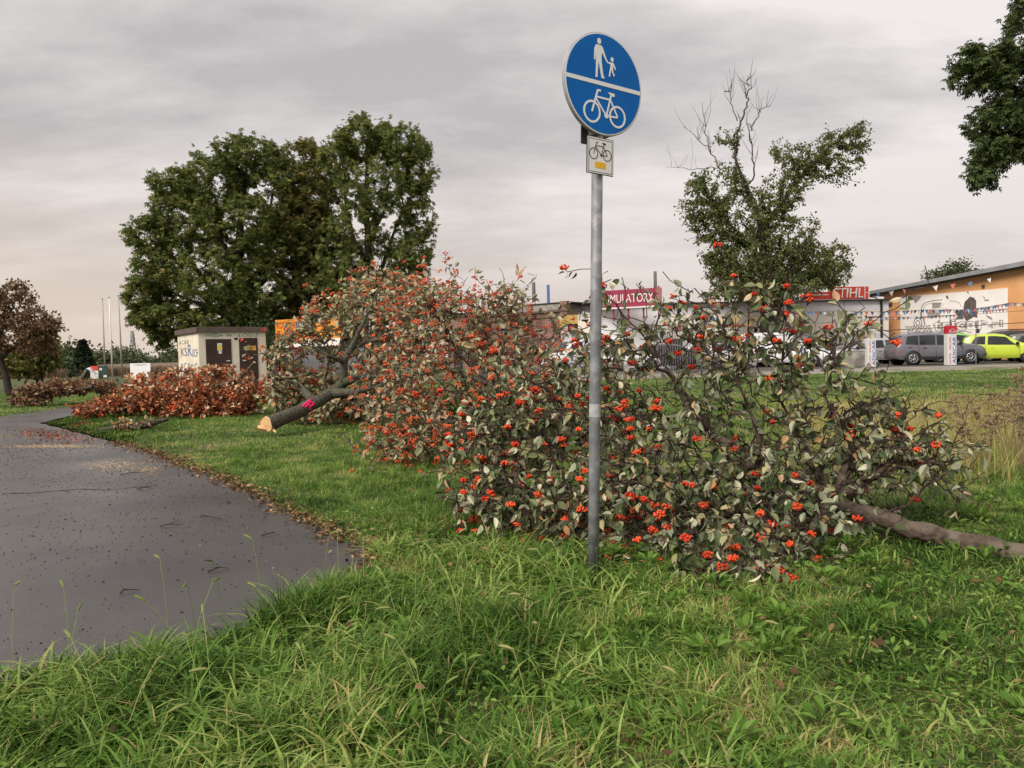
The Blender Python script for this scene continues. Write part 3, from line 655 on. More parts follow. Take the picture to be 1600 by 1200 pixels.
blC = [(470, 600, 14.7, 50, 32, .6, 150), (450, 625, 14.5, 35, 20, .5, 90), (465, 540, 14.5, 45, 35, .5, 75), (520, 500, 14.7, 60, 40, .6, 130), (580, 460, 15.1, 60, 32, .6, 150), (600, 520, 14.7, 60, 60, .8, 170), (640, 470, 15.3, 50, 35, .6, 140), (560, 635, 14.3, 75, 20, .6, 170), (620, 580, 14.5, 50, 50, .6, 120), (540, 575, 14.9, 60, 40, .5, 90), (500, 645, 14.3, 60, 13, .5, 80), (428, 560, 14.7, 18, 22, .3, 22)]
tipsC = np.concatenate([blobs(blC, r3, .4, .05), [A(a, b, 14) for a, b in ((560, 432), (590, 428), (612, 432), (640, 440), (540, 462), (512, 470), (486, 478), (470, 492), (455, 500), (438, 505), (425, 545), (432, 560))]])
tipsC = np.concatenate([tipsC, shoots(tipsC, 120, r3, .1, .4)])
rootC, OC = felled('felled_tree', 'felled whitebeam with thick sawn trunk facing the path and a pink paint mark', GRP, trC, rdC, lbC, tipsC, .16, .0048, r3, TM, LMB, .112, 5, 5, (barkG, barkB), .45, .016, 8, 1, False, True, droop=.15, bmat=BMD, tintf=tB)
# pink forestry mark, shaped on the bark
pink = pm('pink_paint', (.85, .03, .17), (.70, .02, .12), 12, .6)
c0 = A(476, 637, 12.9)-OC; ax = (A(518, 614, 13.5)-A(455, 648, 12.6)); ax /= np.linalg.norm(ax); side_ = np.cross(ax, [0, 0, 1]); side_ /= np.linalg.norm(side_); upv = np.cross(side_, ax)
vf = []
for (s0, s1, a0, a1) in ((-.13, .12, 40, 58), (.04, .13, 58, 8), (-.10, .04, 22, 34), (.02, -.02, 20, -14), (-.02, .10, 6, 12)):
    pts = []
    for k in range(7):
        t = k/6; s_ = s0+(s1-s0)*t; an = R(a0+(a1-a0)*t); rr = .116
        pts.append(Vector(c0+ax*s_+(side_*math.cos(an)+upv*math.sin(an))*rr))
    vf.append(ringtube(pts, .018, 6))
mk('paint_mark', *merge(*vf), pink, [c for c in rootC.children if c.name.startswith('trunk')][0], True)
# splinter of wood beside the cut
v, f = merge(ringtube([A(402, 668, 12.1)-OC, A(420, 672, 12.15)-OC, A(438, 655, 12.3)-OC], [.05, .035, .012], 5), ringtube([A(424, 668, 12.15)-OC, A(431, 676, 12.05)-OC], [.03, .012], 5))
mk('splinter', v, f, wood, rootC)
# withered red pile
r4 = np.random.default_rng(104)
trD = [A(398, 566, 17.2), A(375, 590, 17.2), A(345, 602, 17.3), A(300, 622, 17.5), A(240, 632, 17.6), A(180, 640, 17.8)]
rdD = [.032, .04, .05, .05, .05, .03]
lbD = [(A(300, 622, 17.5), [A(350, 635, 17.1), A(400, 635, 17)], .03, .01)]
blD = [(330, 618, 17.4, 75, 30, .9, 420), (255, 620, 17.8, 75, 28, .9, 380), (390, 615, 17.2, 35, 26, .7, 170), (180, 632, 17.8, 45, 14, .7, 150), (300, 590, 18.2, 55, 16, .6, 120), (230, 600, 18.2, 40, 18, .5, 110), (330, 640, 16.9, 85, 10, .5, 170), (140, 642, 17.6, 25, 8, .5, 60), (340, 580, 17.9, 35, 10, .5, 60)]
def tD(P, rg):
    t = rg.random(len(P))**1.1*.82; hi = (P[:, 2] > .62) | (P[:, 0] > .2); return np.clip(np.where((rg.random(len(P)) < .32) & hi, .9+.1*rg.random(len(P)), np.where(rg.random(len(P)) < .06, .95, t)), 0, 1)
felled('felled_tree', 'withered felled tree, a long low heap of rust red leaves in front of the kiosk', GRP, trD, rdD, lbD, blobs(blD, r4, .3, .04), .2, .006, r4, TM, LMR, .105, 7, 4, (barkG, barkB), .12, .018, 7, 1, False, True, droop=.1, bmat=BMD, tintf=tD)
r5 = np.random.default_rng(105)
trE = [A(145, 604, 24), A(110, 612, 24), A(70, 620, 24), A(25, 630, 24)]
felled('felled_tree', 'small brown leaved felled tree lying by the leaning reddish tree', GRP, trE, [.06, .05, .04, .02], [], blobs([(60, 612, 24, 42, 13, .8, 110), (95, 603, 24.3, 40, 13, .8, 110), (130, 604, 24.6, 30, 11, .8, 90), (40, 628, 23.6, 32, 6, .5, 50), (165, 606, 24.6, 22, 12, .6, 70)], r5, .3, .05), .25, .007, r5, TM, LMO, .13, 6, 4, (barkG, barkB), 0, .02, 7, 1, False, False, droop=.1)
# small sawn limb on the grass
r6 = np.random.default_rng(106)
rt, _ = felled('felled_branch', 'short leafy sawn limb lying alone on the grass near the path', None, [A(236, 662, 14.1), A(215, 666, 14.1), A(185, 668, 14.1), A(155, 672, 14.0)], [.07, .06, .05, .04], [(A(236, 662, 14.1), [A(250, 658, 14.2), A(263, 655, 14.3)], .05, .03)], blobs([(195, 662, 14.1, 22, 8, .3, 26), (222, 660, 14.1, 14, 6, .3, 10)], r6, .3, .04), .12, .006, r6, TM, LMB, .09, 6, 3, (barkG, barkB), .12, .012, 8, 1, False, True)
rt['category'] = 'branch'

# ---------------- standing trees ----------------
crownG = leafmat('chestnut_leaf', [(0, (.080, .115, .030)), (.55, (.150, .190, .048)), (.88, (.23, .25, .07)), (1, (.28, .22, .075))], trans=.35)
crownO = leafmat('turning_leaf', [(0, (.09, .120, .03)), (.55, (.17, .190, .05)), (1, (.27, .20, .07))], trans=.35)
crownI = leafmat('fine_leaf', [(0, (.065, .095, .03)), (.6, (.13, .165, .05)), (1, (.24, .20, .08))], trans=.35)
crownM = leafmat('maple_leaf', [(0, (.05, .078, .03)), (.6, (.09, .125, .042)), (1, (.14, .16, .06))], trans=.25)
crownR = leafmat('russet_leaf', [(0, (.085, .055, .030)), (.55, (.19, .11, .065)), (1, (.28, .18, .10))], trans=.3)
barkD = pm('bark_old', (.045, .038, .030), (.020, .017, .014), 6, .9, .7)
def tree(name, label, cat, group, trunk, trad, limbs, tips, step, r0, rg, T, mat, lsize, per, back, droop=.3, up=.1, cup=.5, pen=.22, jit=.14, dead=None, pw=2.3, spread=1.0, spray=.45, thin=1):
    root = empty(name, (trunk[0][0], trunk[0][1], 0)); O = np.array([trunk[0][0], trunk[0][1], 0]); tag(root, label, cat, group)
    LB = [(np.array(s)-O, [np.array(p)-O for p in pts], a, b) for s, pts, a, b in limbs]
    pos, par, rad, dr, ends, nb = grow([np.array(p)-O for p in trunk], trad, tips[rg.random(len(tips)) < thin]-O, step, r0, rg, up=up, jit=jit, pen=pen, limbs=LB, pw=pw)
    V, F = tubes(pos[:nb], par[:nb], rad[:nb], dr[:nb], 9); mk('trunk', V, F, barkD, root, True)
    V, F = tubes(pos, par, np.where(np.arange(len(pos)) < nb, np.minimum(rad, .08), rad), dr, 5, nb); mk('branches', V, F, barkD, root, True)
    V, F, Tt = leaves_on(pos, par, dr, ends, per, back, rg, lsize, T, droop=droop, cup=cup, spread=spread, spray=spray); mk('crown', V, F, mat, root, False, Tt)
    return root
g1 = np.random.default_rng(201)
def up3(px, py0, Y, *pts): return [A(px, py0, Y)]+[A(*p) for p in pts]
tr = [np.array([A(375, 560, 52)[0], 52, 0]), A(373, 540, 52), A(368, 480, 52), A(372, 400, 52), A(378, 320, 52), A(385, 260, 52)]
lb = [(A(370, 500, 52), [A(330, 450, 52), A(290, 400, 51), A(260, 360, 51)], .22, .06), (A(370, 480, 52), [A(420, 430, 51), A(440, 390, 50)], .2, .06), (A(372, 420, 52), [A(340, 370, 50), A(320, 310, 50)], .16, .05), (A(370, 500, 52), [A(300, 470, 53), A(250, 450, 53)], .16, .05), (A(372, 400, 52), [A(420, 340, 53), A(430, 280, 53)], .14, .05)]
bl = [(390, 245, 52, 58, 35, 3, 250), (330, 285, 52, 60, 45, 3, 250), (275, 290, 52, 38, 30, 2.5, 130), (430, 300, 52, 40, 60, 3, 170), (290, 350, 52, 60, 45, 3.5, 260), (235, 370, 52, 32, 35, 2.5, 140), (370, 350, 51, 70, 50, 4, 230), (250, 420, 52, 42, 38, 3, 190), (330, 430, 50, 70, 45, 4, 230), (225, 460, 52, 28, 30, 2.5, 130), (270, 500, 52, 50, 30, 3, 190), (400, 450, 51, 60, 50, 4, 200), (340, 500, 51, 60, 25, 3, 150), (230, 495, 52, 26, 22, 2, 90), (420, 380, 52, 45, 50, 3, 130), (420, 510, 53, 40, 25, 3, 130), (250, 528, 52, 16, 14, 1.2, 36)]
tree('chestnut_tree', 'broad dark green tree with low left crown behind the kiosk', 'tree', 'tall dark trees behind the kiosk', tr, [.55, .5, .42, .30, .18, .06], lb, blobs(bl, g1, .5), .5, .02, g1, TP, crownG, .27, 13, 4, droop=.35, cup=.75, thin=.8)
tr = [np.array([A(470, 560, 55)[0], 55, 0]), A(468, 520, 55), A(465, 430, 55), A(470, 330, 55), A(475, 250, 55)]
bl = [(470, 245, 55, 35, 30, 2.5, 90), (480, 300, 54, 45, 40, 3, 150), (500, 370, 54, 45, 45, 3, 170), (455, 380, 54, 45, 50, 3, 150), (490, 450, 54, 55, 45, 3, 200), (450, 480, 54, 45, 35, 3, 130), (520, 500, 54, 45, 30, 3, 130), (520, 280, 55, 30, 40, 2, 70)]
tree('chestnut_tree', 'narrower tree with browning leaves, between the broad tree and the tallest one', 'tree', 'tall dark trees behind the kiosk', tr, [.4, .36, .3, .2, .06], [], blobs(bl+[(478, 340, 53, 40, 60, 3, 160), (500, 430, 53, 40, 50, 3, 120)], g1, .5), .5, .018, g1, TP, crownO, .28, 13, 4, droop=.35, cup=.75, thin=.95)
tr = [np.array([A(590, 560, 52)[0], 52, 0]), A(585, 520, 52), A(580, 440, 52), A(575, 380, 52), A(572, 300, 52), A(575, 240, 52), A(580, 205, 52)]
lb = [(A(582, 450, 52), [A(600, 410, 52), A(620, 350, 52), A(650, 290, 52)], .17, .05), (A(580, 430, 52), [A(555, 380, 51), A(540, 320, 51), A(535, 250, 51)], .16, .05), (A(584, 500, 52), [A(620, 440, 52), A(655, 400, 52)], .12, .04), (A(575, 380, 52), [A(600, 330, 53), A(610, 260, 53)], .12, .04)]
bl = [(570, 215, 52, 55, 32, 3, 180), (625, 225, 52, 50, 30, 3, 160), (655, 265, 52, 28, 45, 2.5, 150), (590, 290, 51, 60, 45, 3.5, 200), (530, 250, 52, 30, 40, 2.5, 90), (655, 345, 52, 28, 40, 2.5, 110), (640, 395, 52, 38, 30, 3, 130), (560, 360, 51, 45, 50, 3, 130), (550, 440, 51, 50, 45, 3, 190), (610, 440, 52, 35, 20, 2.5, 60), (640, 430, 52, 30, 22, 2, 55), (520, 390, 52, 30, 60, 2, 100), (560, 500, 52, 55, 35, 3, 150)]
tree('chestnut_tree', 'tallest tree of the dark group, rightmost, with open airy right side', 'tree', 'tall dark trees behind the kiosk', tr, [.42, .38, .3, .24, .17, .1, .05], lb, blobs(bl, g1, .5), .5, .018, g1, TP, crownG, .27, 12, 4, droop=.45, cup=.7, thin=.72)
# half dead ivy clad tree on the right
g2 = np.random.default_rng(202); Yb = 46
B = lambda px, py, dy=0: A(px, py, Yb+dy)
tr = [np.array([B(1200, 560)[0], Yb, 0]), B(1203, 540), B(1205, 480), B(1200, 420), B(1190, 350), B(1165, 290), B(1150, 250)]
lb = [(B(1190, 350), [B(1215, 330), B(1245, 280), B(1290, 235), B(1345, 192)], .17, .03), (B(1205, 430), [B(1170, 380), B(1120, 330), B(1090, 275)], .15, .04),
      (B(1207, 460), [B(1240, 420, -1), B(1270, 390, -1)], .12, .04), (B(1207, 470), [B(1170, 440), B(1130, 410)], .12, .04), (B(1205, 480), [B(1250, 440, 1), B(1300, 410, 1), B(1325, 390, 1)], .1, .03)]
bl = [(1120, 290, 46, 50, 38, 2.5, 150), (1085, 310, 46, 28, 38, 1.5, 60), (1160, 340, 46, 55, 50, 3, 260), (1180, 400, 45.5, 75, 45, 3, 340), (1150, 430, 45.5, 50, 30, 2.5, 180), (1235, 370, 46, 50, 45, 3, 190), (1260, 410, 46, 50, 35, 2.5, 190), (1210, 450, 45, 80, 25, 2.5, 240), (1225, 300, 46, 35, 40, 2, 130), (1265, 245, 46, 45, 28, 2, 80), (1320, 210, 46, 40, 22, 1.8, 45), (1290, 265, 46, 40, 30, 1.5, 30), (1220, 230, 46, 18, 22, 1, 22), (1310, 400, 46, 25, 28, 1.5, 50), (1140, 210, 46, 22, 14, 1, 24), (1295, 440, 46, 30, 12, 1.5, 50), (1345, 225, 46, 16, 30, 1, 26), (1128, 400, 46, 38, 45, 2, 150), (1105, 350, 46, 35, 35, 2, 90), (1170, 455, 45.5, 70, 22, 2, 170), (1290, 425, 46, 45, 22, 2, 110)]
hang = blobs([(1300, 260, 46, 55, 45, 1.6, 60), (1345, 215, 46, 18, 40, 1, 30), (1080, 330, 46, 26, 35, 1.2, 30), (1240, 265, 46, 50, 40, 1.5, 40)], g2, .2)
ivy = tree('ivy_clad_tree', 'ragged half dead tree with bare upper branches, behind the nearest felled crown', 'tree', None, tr, [.72, .66, .56, .40, .24, .13, .06], lb, np.concatenate([blobs(bl, g2, .4), hang]), .4, .013, g2, TM, crownI, .17, 17, 6, droop=.7, cup=.4)
OI = Vector((tr[0][0], tr[0][1], 0)); vf = []
def dead(pts, ra, rb, sub=3):
    P = [Vector(B(*p))-OI for p in pts]; n = len(P); Q = []
    for i in range(n-1):
        for k in range(4): Q.append(P[i].lerp(P[i+1], k/4)+Vector(g2.normal(0, .05, 3)))
    Q.append(P[-1]); m = len(Q); ra *= .62; rb *= .6; vf.append(ringtube(Q, [ra+(rb-ra)*i/(m-1) for i in range(m)], 6)); sub *= 3
    for _ in range(sub):
        i = g2.integers(m//3, m-1); q = Q[i]; d = Vector(g2.normal(0, 1, 3)).normalized()*.6+Vector((0, 0, .7)); l = .5+g2.random()
        vf.append(ringtube([q, q+d*l*.5+Vector(g2.normal(0, .08, 3)), q+d*l+Vector((0, 0, .2*l))], [rb*1.1, rb*.8, .006], 4))
dead([(1150, 300), (1150, 225), (1157, 190), (1168, 165), (1166, 150), (1172, 137), (1168, 124)], .12, .03, 5)
dead([(1153, 190), (1143, 160), (1140, 145), (1133, 142)], .05, .02, 4)
dead([(1168, 290), (1180, 275), (1175, 240), (1168, 190), (1178, 205)], .09, .03, 3)
dead([(1172, 205), (1185, 180), (1190, 170), (1205, 165)], .05, .02, 3)
dead([(1125, 265), (1112, 240), (1103, 210), (1097, 160)], .06, .02, 5)
dead([(1110, 230), (1092, 218), (1068, 198)], .04, .015, 3)
dead([(1120, 262), (1080, 263), (1040, 261)], .04, .012, 2)
mk('bare_branches', *merge(*vf), pm('dead_wood', (.085, .06, .05), (.04, .03, .026), 8, .9, .5), ivy, True)
# maple overhanging from the right edge
g3 = np.random.default_rng(203)
tr = [np.array([A(1800, 700, 18)[0], 18, 0]), A(1800, 500, 18), A(1790, 300, 18), A(1770, 150, 18), A(1740, 20, 18), A(1720, -100, 18)]
lb = [(A(1790, 300, 18), [A(1700, 230, 18), A(1620, 200, 18), A(1560, 220, 18)], .10, .03), (A(1780, 200, 18), [A(1680, 110, 18), A(1600, 90, 18), A(1540, 110, 18)], .10, .03), (A(1760, 100, 18), [A(1680, 20, 18), A(1600, 0, 18)], .08, .03)]
bl = [(1535, 105, 18, 48, 40, .8, 90), (1590, 140, 18, 50, 45, .9, 100), (1565, 190, 18, 55, 32, .8, 95), (1550, 235, 18, 38, 35, .6, 70), (1535, 275, 18, 24, 22, .4, 30), (1600, 225, 18, 30, 28, .6, 50), (1605, 25, 18, 32, 32, .7, 50), (1680, 120, 18, 90, 130, 1.5, 200), (1700, -60, 18, 120, 100, 1.5, 120), (1575, 92, 18, 45, 25, .7, 50)]
tree('maple_tree', 'dark leafy branches hanging in at the upper right', 'tree', None, tr, [.28, .26, .22, .18, .12, .05], lb, blobs(bl, g3, .4), .2, .008, g3, TP, crownM, .12, 18, 4, droop=.3, cup=.75)
# russet leaning tree far left and its darker neighbour
g4 = np.random.default_rng(204)
tr = [np.array([A(16, 618, 34)[0], 34, 0]), A(8, 585, 34), A(0, 560, 34), A(2, 520, 34), A(15, 470, 34)]
bl = [(20, 465, 34, 32, 32, 1.2, 110), (55, 500, 34, 30, 25, 1.2, 90), (80, 508, 34, 18, 16, .8, 50), (10, 520, 34, 45, 40, 1.6, 150), (55, 535, 34, 30, 25, 1.2, 110), (-20, 500, 34, 40, 50, 1.6, 120)]
tree('russet_tree', 'reddish brown tree with a leaning trunk at the left edge', 'tree', None, tr, [.17, .14, .12, .08, .03], [(A(2, 560, 34), [A(30, 535, 34), A(60, 510, 34)], .06, .02)], blobs(bl, g4, .4), .25, .009, g4, TM, crownR, .15, 12, 4, droop=.3)
tr = [np.array([A(62, 590, 42)[0], 42, 0]), A(60, 560, 42), A(60, 530, 42)]
tree('dark_tree', 'low dark bushy tree just behind the reddish leaning one', 'tree', None, tr, [.2, .15, .06], [], blobs([(50, 560, 42, 38, 28, 2, 200), (20, 565, 42, 30, 24, 2, 130), (65, 540, 42, 24, 22, 1.5, 100)], g4, .5), .4, .012, g4, TM, crownO, .22, 12, 4)
# small spruce
g5 = np.random.default_rng(205)
sb = A(132, 600, 72); root = empty('spruce_tree', (sb[0], 72, 0)); tag(root, 'small dark pointed evergreen beside the torn banner', 'tree')
mk('trunk', *ringtube([(0, 0, 0), (0, 0, 3.5)], [.12, .03], 8), barkD, root, True)
n = 2600; t = g5.random(n)**.8; a = g5.random(n)*6.28; rr = (1.35*(1-t)+.12)*(.5+.5*g5.random(n)); P = np.stack([np.cos(a)*rr, np.sin(a)*rr, .3+3.4*t-.25*rr], 1)
D = np.stack([np.cos(a), np.sin(a), np.full(n, -.15)], 1)+g5.normal(0, .35, (n, 3)); V, F, T = scatter(TM[0], TM[1], P, D, np.tile([0, 0, 1.], (n, 1))+g5.normal(0, .4, (n, 3)), np.full(n, .30), g5.random(n))
mk('crown', V, F, leafmat('spruce_needle', [(0, (.022, .035, .018)), (1, (.05, .07, .035))], trans=.1), root, False, T)
# bushes, understorey, far trees
def bush(name, label, cat, bl, mat, lsize, n_per, group=None, sd=1, stuff=False):
    gg = np.random.default_rng(sd); P = blobs(bl, gg, .35, .05); n = len(P); P = np.repeat(P, n_per, 0)+gg.normal(0, lsize*1.1, (n*n_per, 3)); P[:, 2] = np.maximum(P[:, 2], .05)
    c = P.mean(0); O = np.array([c[0], c[1], 0]); m = len(P); D = gg.normal(size=(m, 3)); D[:, 2] = D[:, 2]*.6+.2
    V, F, T = scatter(TM[0], TM[1], P-O, D, gg.normal(size=(m, 3))*.6+[0, 0, .5], lsize*(.6+.7*gg.random(m)), gg.random(m))
    if stuff:
        o = mk(name, V, F, mat, None, False, T); o.location = O; return tag(o, label, cat, kind='stuff')
    root = empty(name, O); tag(root, label, cat, group)
    vf = [ringtube([(0, 0, 0), tuple(P[i]-O)], [.06*lsize/.2, .01], 4) for i in gg.integers(0, m, 12)]
    mk('stem', *merge(*vf), barkD, root); mk('crown', V, F, mat, root, False, T); return root
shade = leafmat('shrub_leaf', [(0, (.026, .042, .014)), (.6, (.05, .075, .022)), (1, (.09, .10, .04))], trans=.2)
hazeleaf = leafmat('hedge_leaf', [(0, (.045, .060, .030)), (.6, (.080, .100, .045)), (1, (.12, .14, .06))], trans=.2)
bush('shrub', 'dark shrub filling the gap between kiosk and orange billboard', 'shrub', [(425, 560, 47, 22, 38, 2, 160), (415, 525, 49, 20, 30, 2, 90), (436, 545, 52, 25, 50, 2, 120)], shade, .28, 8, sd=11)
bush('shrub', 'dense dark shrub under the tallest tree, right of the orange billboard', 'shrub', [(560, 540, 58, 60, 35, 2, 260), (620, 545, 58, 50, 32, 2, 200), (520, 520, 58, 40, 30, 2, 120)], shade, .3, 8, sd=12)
bush('bush', 'green ragged bush growing under the middle felled crown', 'shrub', [(700, 640, 10.6, 60, 40, .4, 160), (600, 610, 14.6, 45, 28, .4, 130)], leafmat('bush_leaf', [(0, (.035, .055, .018)), (1, (.10, .13, .045))], trans=.25), .06, 8, sd=13)
bush('tree', 'rounded green tree rising behind the orange hall roof', 'tree', [(1495, 425, 95, 18, 14, 2, 90), (1512, 432, 95, 14, 10, 2, 50), (1460, 432, 95, 18, 8, 2, 40), (1478, 435, 95, 20, 12, 2, 60), (1490, 470, 95, 10, 40, 1, 30)], hazeleaf, .35, 9, sd=14)
for i, (bl, lb) in enumerate((([(110, 562, 130, 32, 18, 4, 160)], 'grey green far tree left of the pointed evergreen'), ([(160, 566, 150, 16, 16, 3, 90)], 'small rounded far tree right of the pointed evergreen'), ([(190, 556, 230, 20, 11, 5, 110), (180, 566, 230, 15, 8, 5, 60)], 'domed far tree below the leftmost flagpoles'), ([(215, 560, 260, 14, 12, 5, 100)], 'darker far tree standing before the lattice mast'), ([(270, 558, 200, 18, 16, 5, 110)], 'far tree half hidden by the left wall of the kiosk'))):
    bush('distant_tree', lb, 'tree', bl, hazeleaf, .8, 7, 'far trees on the left skyline', sd=30+i)
bush('far_wood', 'continuous band of far green hedge and woodland on the left skyline', 'wood', [(x_, 571+(x_ % 37)*.08, 170, 16, 7+(x_ % 23)*.22, 5, 80) for x_ in range(70, 330, 15)], hazeleaf, .8, 6, sd=15, stuff=True)
bush('far_wood', 'far dark treeline behind the leaning reddish tree', 'wood', [(x_, 575, 120, 16, 8+(x_ % 17)*.3, 4, 80) for x_ in range(-60, 110, 14)], shade, .6, 6, sd=16, stuff=True)
# tall withered weeds at the right
g6 = np.random.default_rng(206)
wm = leafmat('weed_brown', [(0, (.14, .09, .055)), (1, (.34, .25, .15))], trans=.1)
spots = [((1590, 725), 610), ((1560, 700), 650), ((1530, 690), 640), ((1500, 690), 640), ((1475, 680), 650), ((1445, 670), 600), ((1575, 735), 590), ((1598, 740), 630), ((1545, 735), 665), ((1515, 735), 660), ((1605, 700), 600), ((1490, 660), 622), ((1520, 655), 625), ((1550, 665), 628), ((1580, 680), 615)]
labs = ['tall brown weed at the right frame edge, in the straw', 'brown seeded weed stalk in the middle of the straw patch', 'low brown weed head before the lime car', 'leaning brown weed stalk behind the straw patch', 'leftmost umbrella topped brown weed of the straw patch', 'thin bare dark stalk rising alone beyond the right end of the nearest felled crown', 'tallest flat headed brown weed near the right edge', 'dark brown weed cut by the right frame edge', 'short forked brown weed low in the straw', 'bent brown weed low at the left of the straw patch', 'brown weed stalk outside the straw patch at far right', 'small brown weed beyond the straw, below the white and red pillar', 'small brown weed beyond the straw, below the lime car', 'branching brown weed beyond the straw patch', 'upright brown weed behind the tallest flat headed one']
for i, ((a, b), top) in enumerate(spots):
    p = gp(a, b); hgt = A(a, top, p.y)[2]; root = empty('weed_plant', p); tag(root, labs[i], 'weed', 'dry brown weeds in the straw')
    vf = []; hd = []
    for s_ in range(1 if i == 5 else 3):
        t = Vector((g6.normal(0, .05), g6.normal(0, .05), hgt*(1-.18*s_))); m1 = t*.5+Vector((g6.normal(0, .02), 0, 0)); vf.append(ringtube([(0, 0, 0), m1, t], [.006, .005, .003], 5))
        for _ in range(5):
            f_ = .6+.38*g6.random(); q = t*f_; e_ = q+Vector((g6.normal(0, .05), g6.normal(0, .05), .05+.12*g6.random())); vf.append(ringtube([q, e_], [.003, .0015], 4)); hd.append(e_)
        hd.append(t)
    mk('stem', *merge(*vf), pm('weed_stem', (.24, .18, .11), (.15, .11, .07), 20), root)
    if i != 5:
        C = np.repeat(np.array([tuple(x) for x in hd]), 16, 0); C = C+g6.normal(0, 1, C.shape)*[.022, .022, .008]; n = len(C)
        V, F, T = scatter(I1[0]*[1, 1, .8], I1[1], C, g6.normal(size=(n, 3)), g6.normal(size=(n, 3)), .006+.004*g6.random(n), g6.random(n)); mk('seed_heads', V, F, wm, root, False, T)['kind'] = 'stuff'
# ---------------- built things ----------------
class Fr:
    def __init__(s, name, p0, Y0, p1, Y1, z=0, py=555):
        a = at(p0, py, Y0); b = at(p1, py, Y1); s.o = Vector((a.x, a.y, z)); d = Vector((b.x-a.x, b.y-a.y, 0)); s.w = d.length; s.d = d.normalized()
        s.n = Vector((s.d.y, -s.d.x, 0)); s.e = empty(name, s.o, math.atan2(s.d.y, s.d.x)); s.z = z
    def uv(s, px, py, off=0):
        r = ray(px, py); c = Vector((0, 0, HC)); o = s.o+s.n*off; t = (o-c).dot(s.n)/r.dot(s.n); p = c+r*t; return (p-s.o).dot(s.d), p.z-s.z
white = pm('white_paint', (.72, .70, .66), (.62, .60, .56), 1.2, .75)
cream = pm('cream_render', (.86, .79, .69), (.78, .71, .62), .6, .9, .1)
lav = pm('lavender_render', (.70, .68, .71), (.63, .62, .65), .6, .9, .1)
pale = pm('pale_wall', (.82, .80, .81), (.75, .74, .74), .6, .9)
darkm = pm('dark_metal', (.05, .05, .055), (.035, .035, .04), 3, .5, metal=.3)
steel = pm('galvanised', (.20, .205, .215), (.13, .135, .145), 9, .6, .15, metal=.25, c3=(.27, .275, .28), s3=14)
glassd = pm('dark_glass', (.03, .035, .04), (.02, .022, .025), 2, .08, spec=.8)
redp = pm('red_paint', (.62, .06, .04), (.52, .05, .035), 2, .6)
bluep = pm('blue_paint', (.02, .13, .42), (.015, .10, .34), 2, .6)
blackp = pm('black_paint', (.02, .02, .02), (.015, .015, .015), 3, .6)
concrete = pm('concrete', (.34, .31, .27), (.22, .20, .175), 3, .95, .4, c3=(.15, .14, .12), s3=1.2)
# --- sign post ---
base = gp(927, 900); topp = at(934.5, 120, base.y); lean = (topp-base)
sg = empty('path_sign', base); tag(sg, 'blue round shared path sign on a galvanised post with a small cycle route plate', 'road sign')
up_ = lean.normalized(); sg.rotation_mode = 'QUATERNION'; sg.rotation_quaternion = Vector((0, 0, 1)).rotation_difference(up_)
hp = at(932.5, 186, base.y)-base; Hh = hp.length
v, f = ringtube([(0, 0, -.1), (0, 0, .6), (0, 0, 1.2), (0, 0, Hh+.1)], [.0300]*4, 24); mk('post', v, f, steel, sg, True)
mk('post_sticker', *ringtube([(0, 0, .86), (0, 0, .93)], [.0308]*2, 20, False), pm('faded_sticker', (.42, .43, .43), (.30, .31, .32), 30, .6), sg, True)
phi = R(34)
def signframe(px, py, dy, parent=sg):
    e_ = empty('sign_plate', (0, 0, 0), 0, parent); q = at(px, py, base.y+dy)-base
    q = sg.rotation_quaternion.inverted() @ q; e_.location = q; e_.rotation_euler = (0, 0, phi); return e_
cdisc = at(944, 132, base.y-.02); e0 = empty('tmp')
bpy.data.objects.remove(e0)
q = sg.rotation_quaternion.inverted() @ (cdisc-base)
# local frame: x along plate, -y toward the viewer
ML = Matrix.Translation(q) @ Matrix.Rotation(phi, 4, 'Z') @ Matrix.Scale(.875, 4)
signblue = pm('sign_blue', (.002, .120, .42), (.002, .105, .38), 3, .55, spec=.12)
signwhite = pm('sign_white', (.74, .73, .71), (.68, .67, .65), 4, .4, spec=.5)
def disc(r, y0, y1, k=72, lip=0):
    V = []; F = []
    prof = [(0, y0), (r-lip, y0), (r, y0+lip*.6), (r, y1), (0, y1)]
    for rr, y in prof:
        for j in range(k): a = 2*math.pi*j/k; V.append((rr*math.cos(a), y, rr*math.sin(a)))
    for i in range(4):
        for j in range(k): F.append((i*k+j, i*k+(j+1) % k, (i+1)*k+(j+1) % k, (i+1)*k+j))
    return V, F
RS = .303
pl = mk('sign_disc', *disc(RS, 0, .022, lip=.004), pm('sign_rim', (.42, .43, .44), (.30, .31, .32), 10, .45, metal=.4), sg); pl.matrix_local = ML
def on(name, vf_, mat, par=pl, sm=False): return mk(name, vf_[0], vf_[1], mat, par, sm)
on('border', disc(RS-.006, -.0015, 0), signwhite); on('blue_face', disc(RS-.013, -.003, -.0015), signblue)
def ringflat(cx_, cz, r, w, y0=-.0045, y1=-.003, k=40):
    V = []; F = []
    for y in (y0, y1):
        for rr in (r-w/2, r+w/2):
            for j in range(k): a = 2*math.pi*j/k; V.append((cx_+rr*math.cos(a), y, cz+rr*math.sin(a)))
    for j in range(k):
        n_ = (j+1) % k; F += [(j, n_, k+n_, k+j), (2*k+j, 3*k+j, 3*k+n_, 2*k+n_), (j, 2*k+j, 2*k+n_, n_), (k+j, k+n_, 3*k+n_, 3*k+j)]
    return V, F
def stroke(a, b, w, y0=-.0045, y1=-.003, w2=None):
    a, b = Vector(a), Vector(b); d = (b-a).normalized(); n_ = Vector((-d.y, d.x)); w2 = w2 or w
    return prism([tuple(a+n_*w/2), tuple(b+n_*w2/2), tuple(b-n_*w2/2), tuple(a-n_*w/2)], y0, y1)
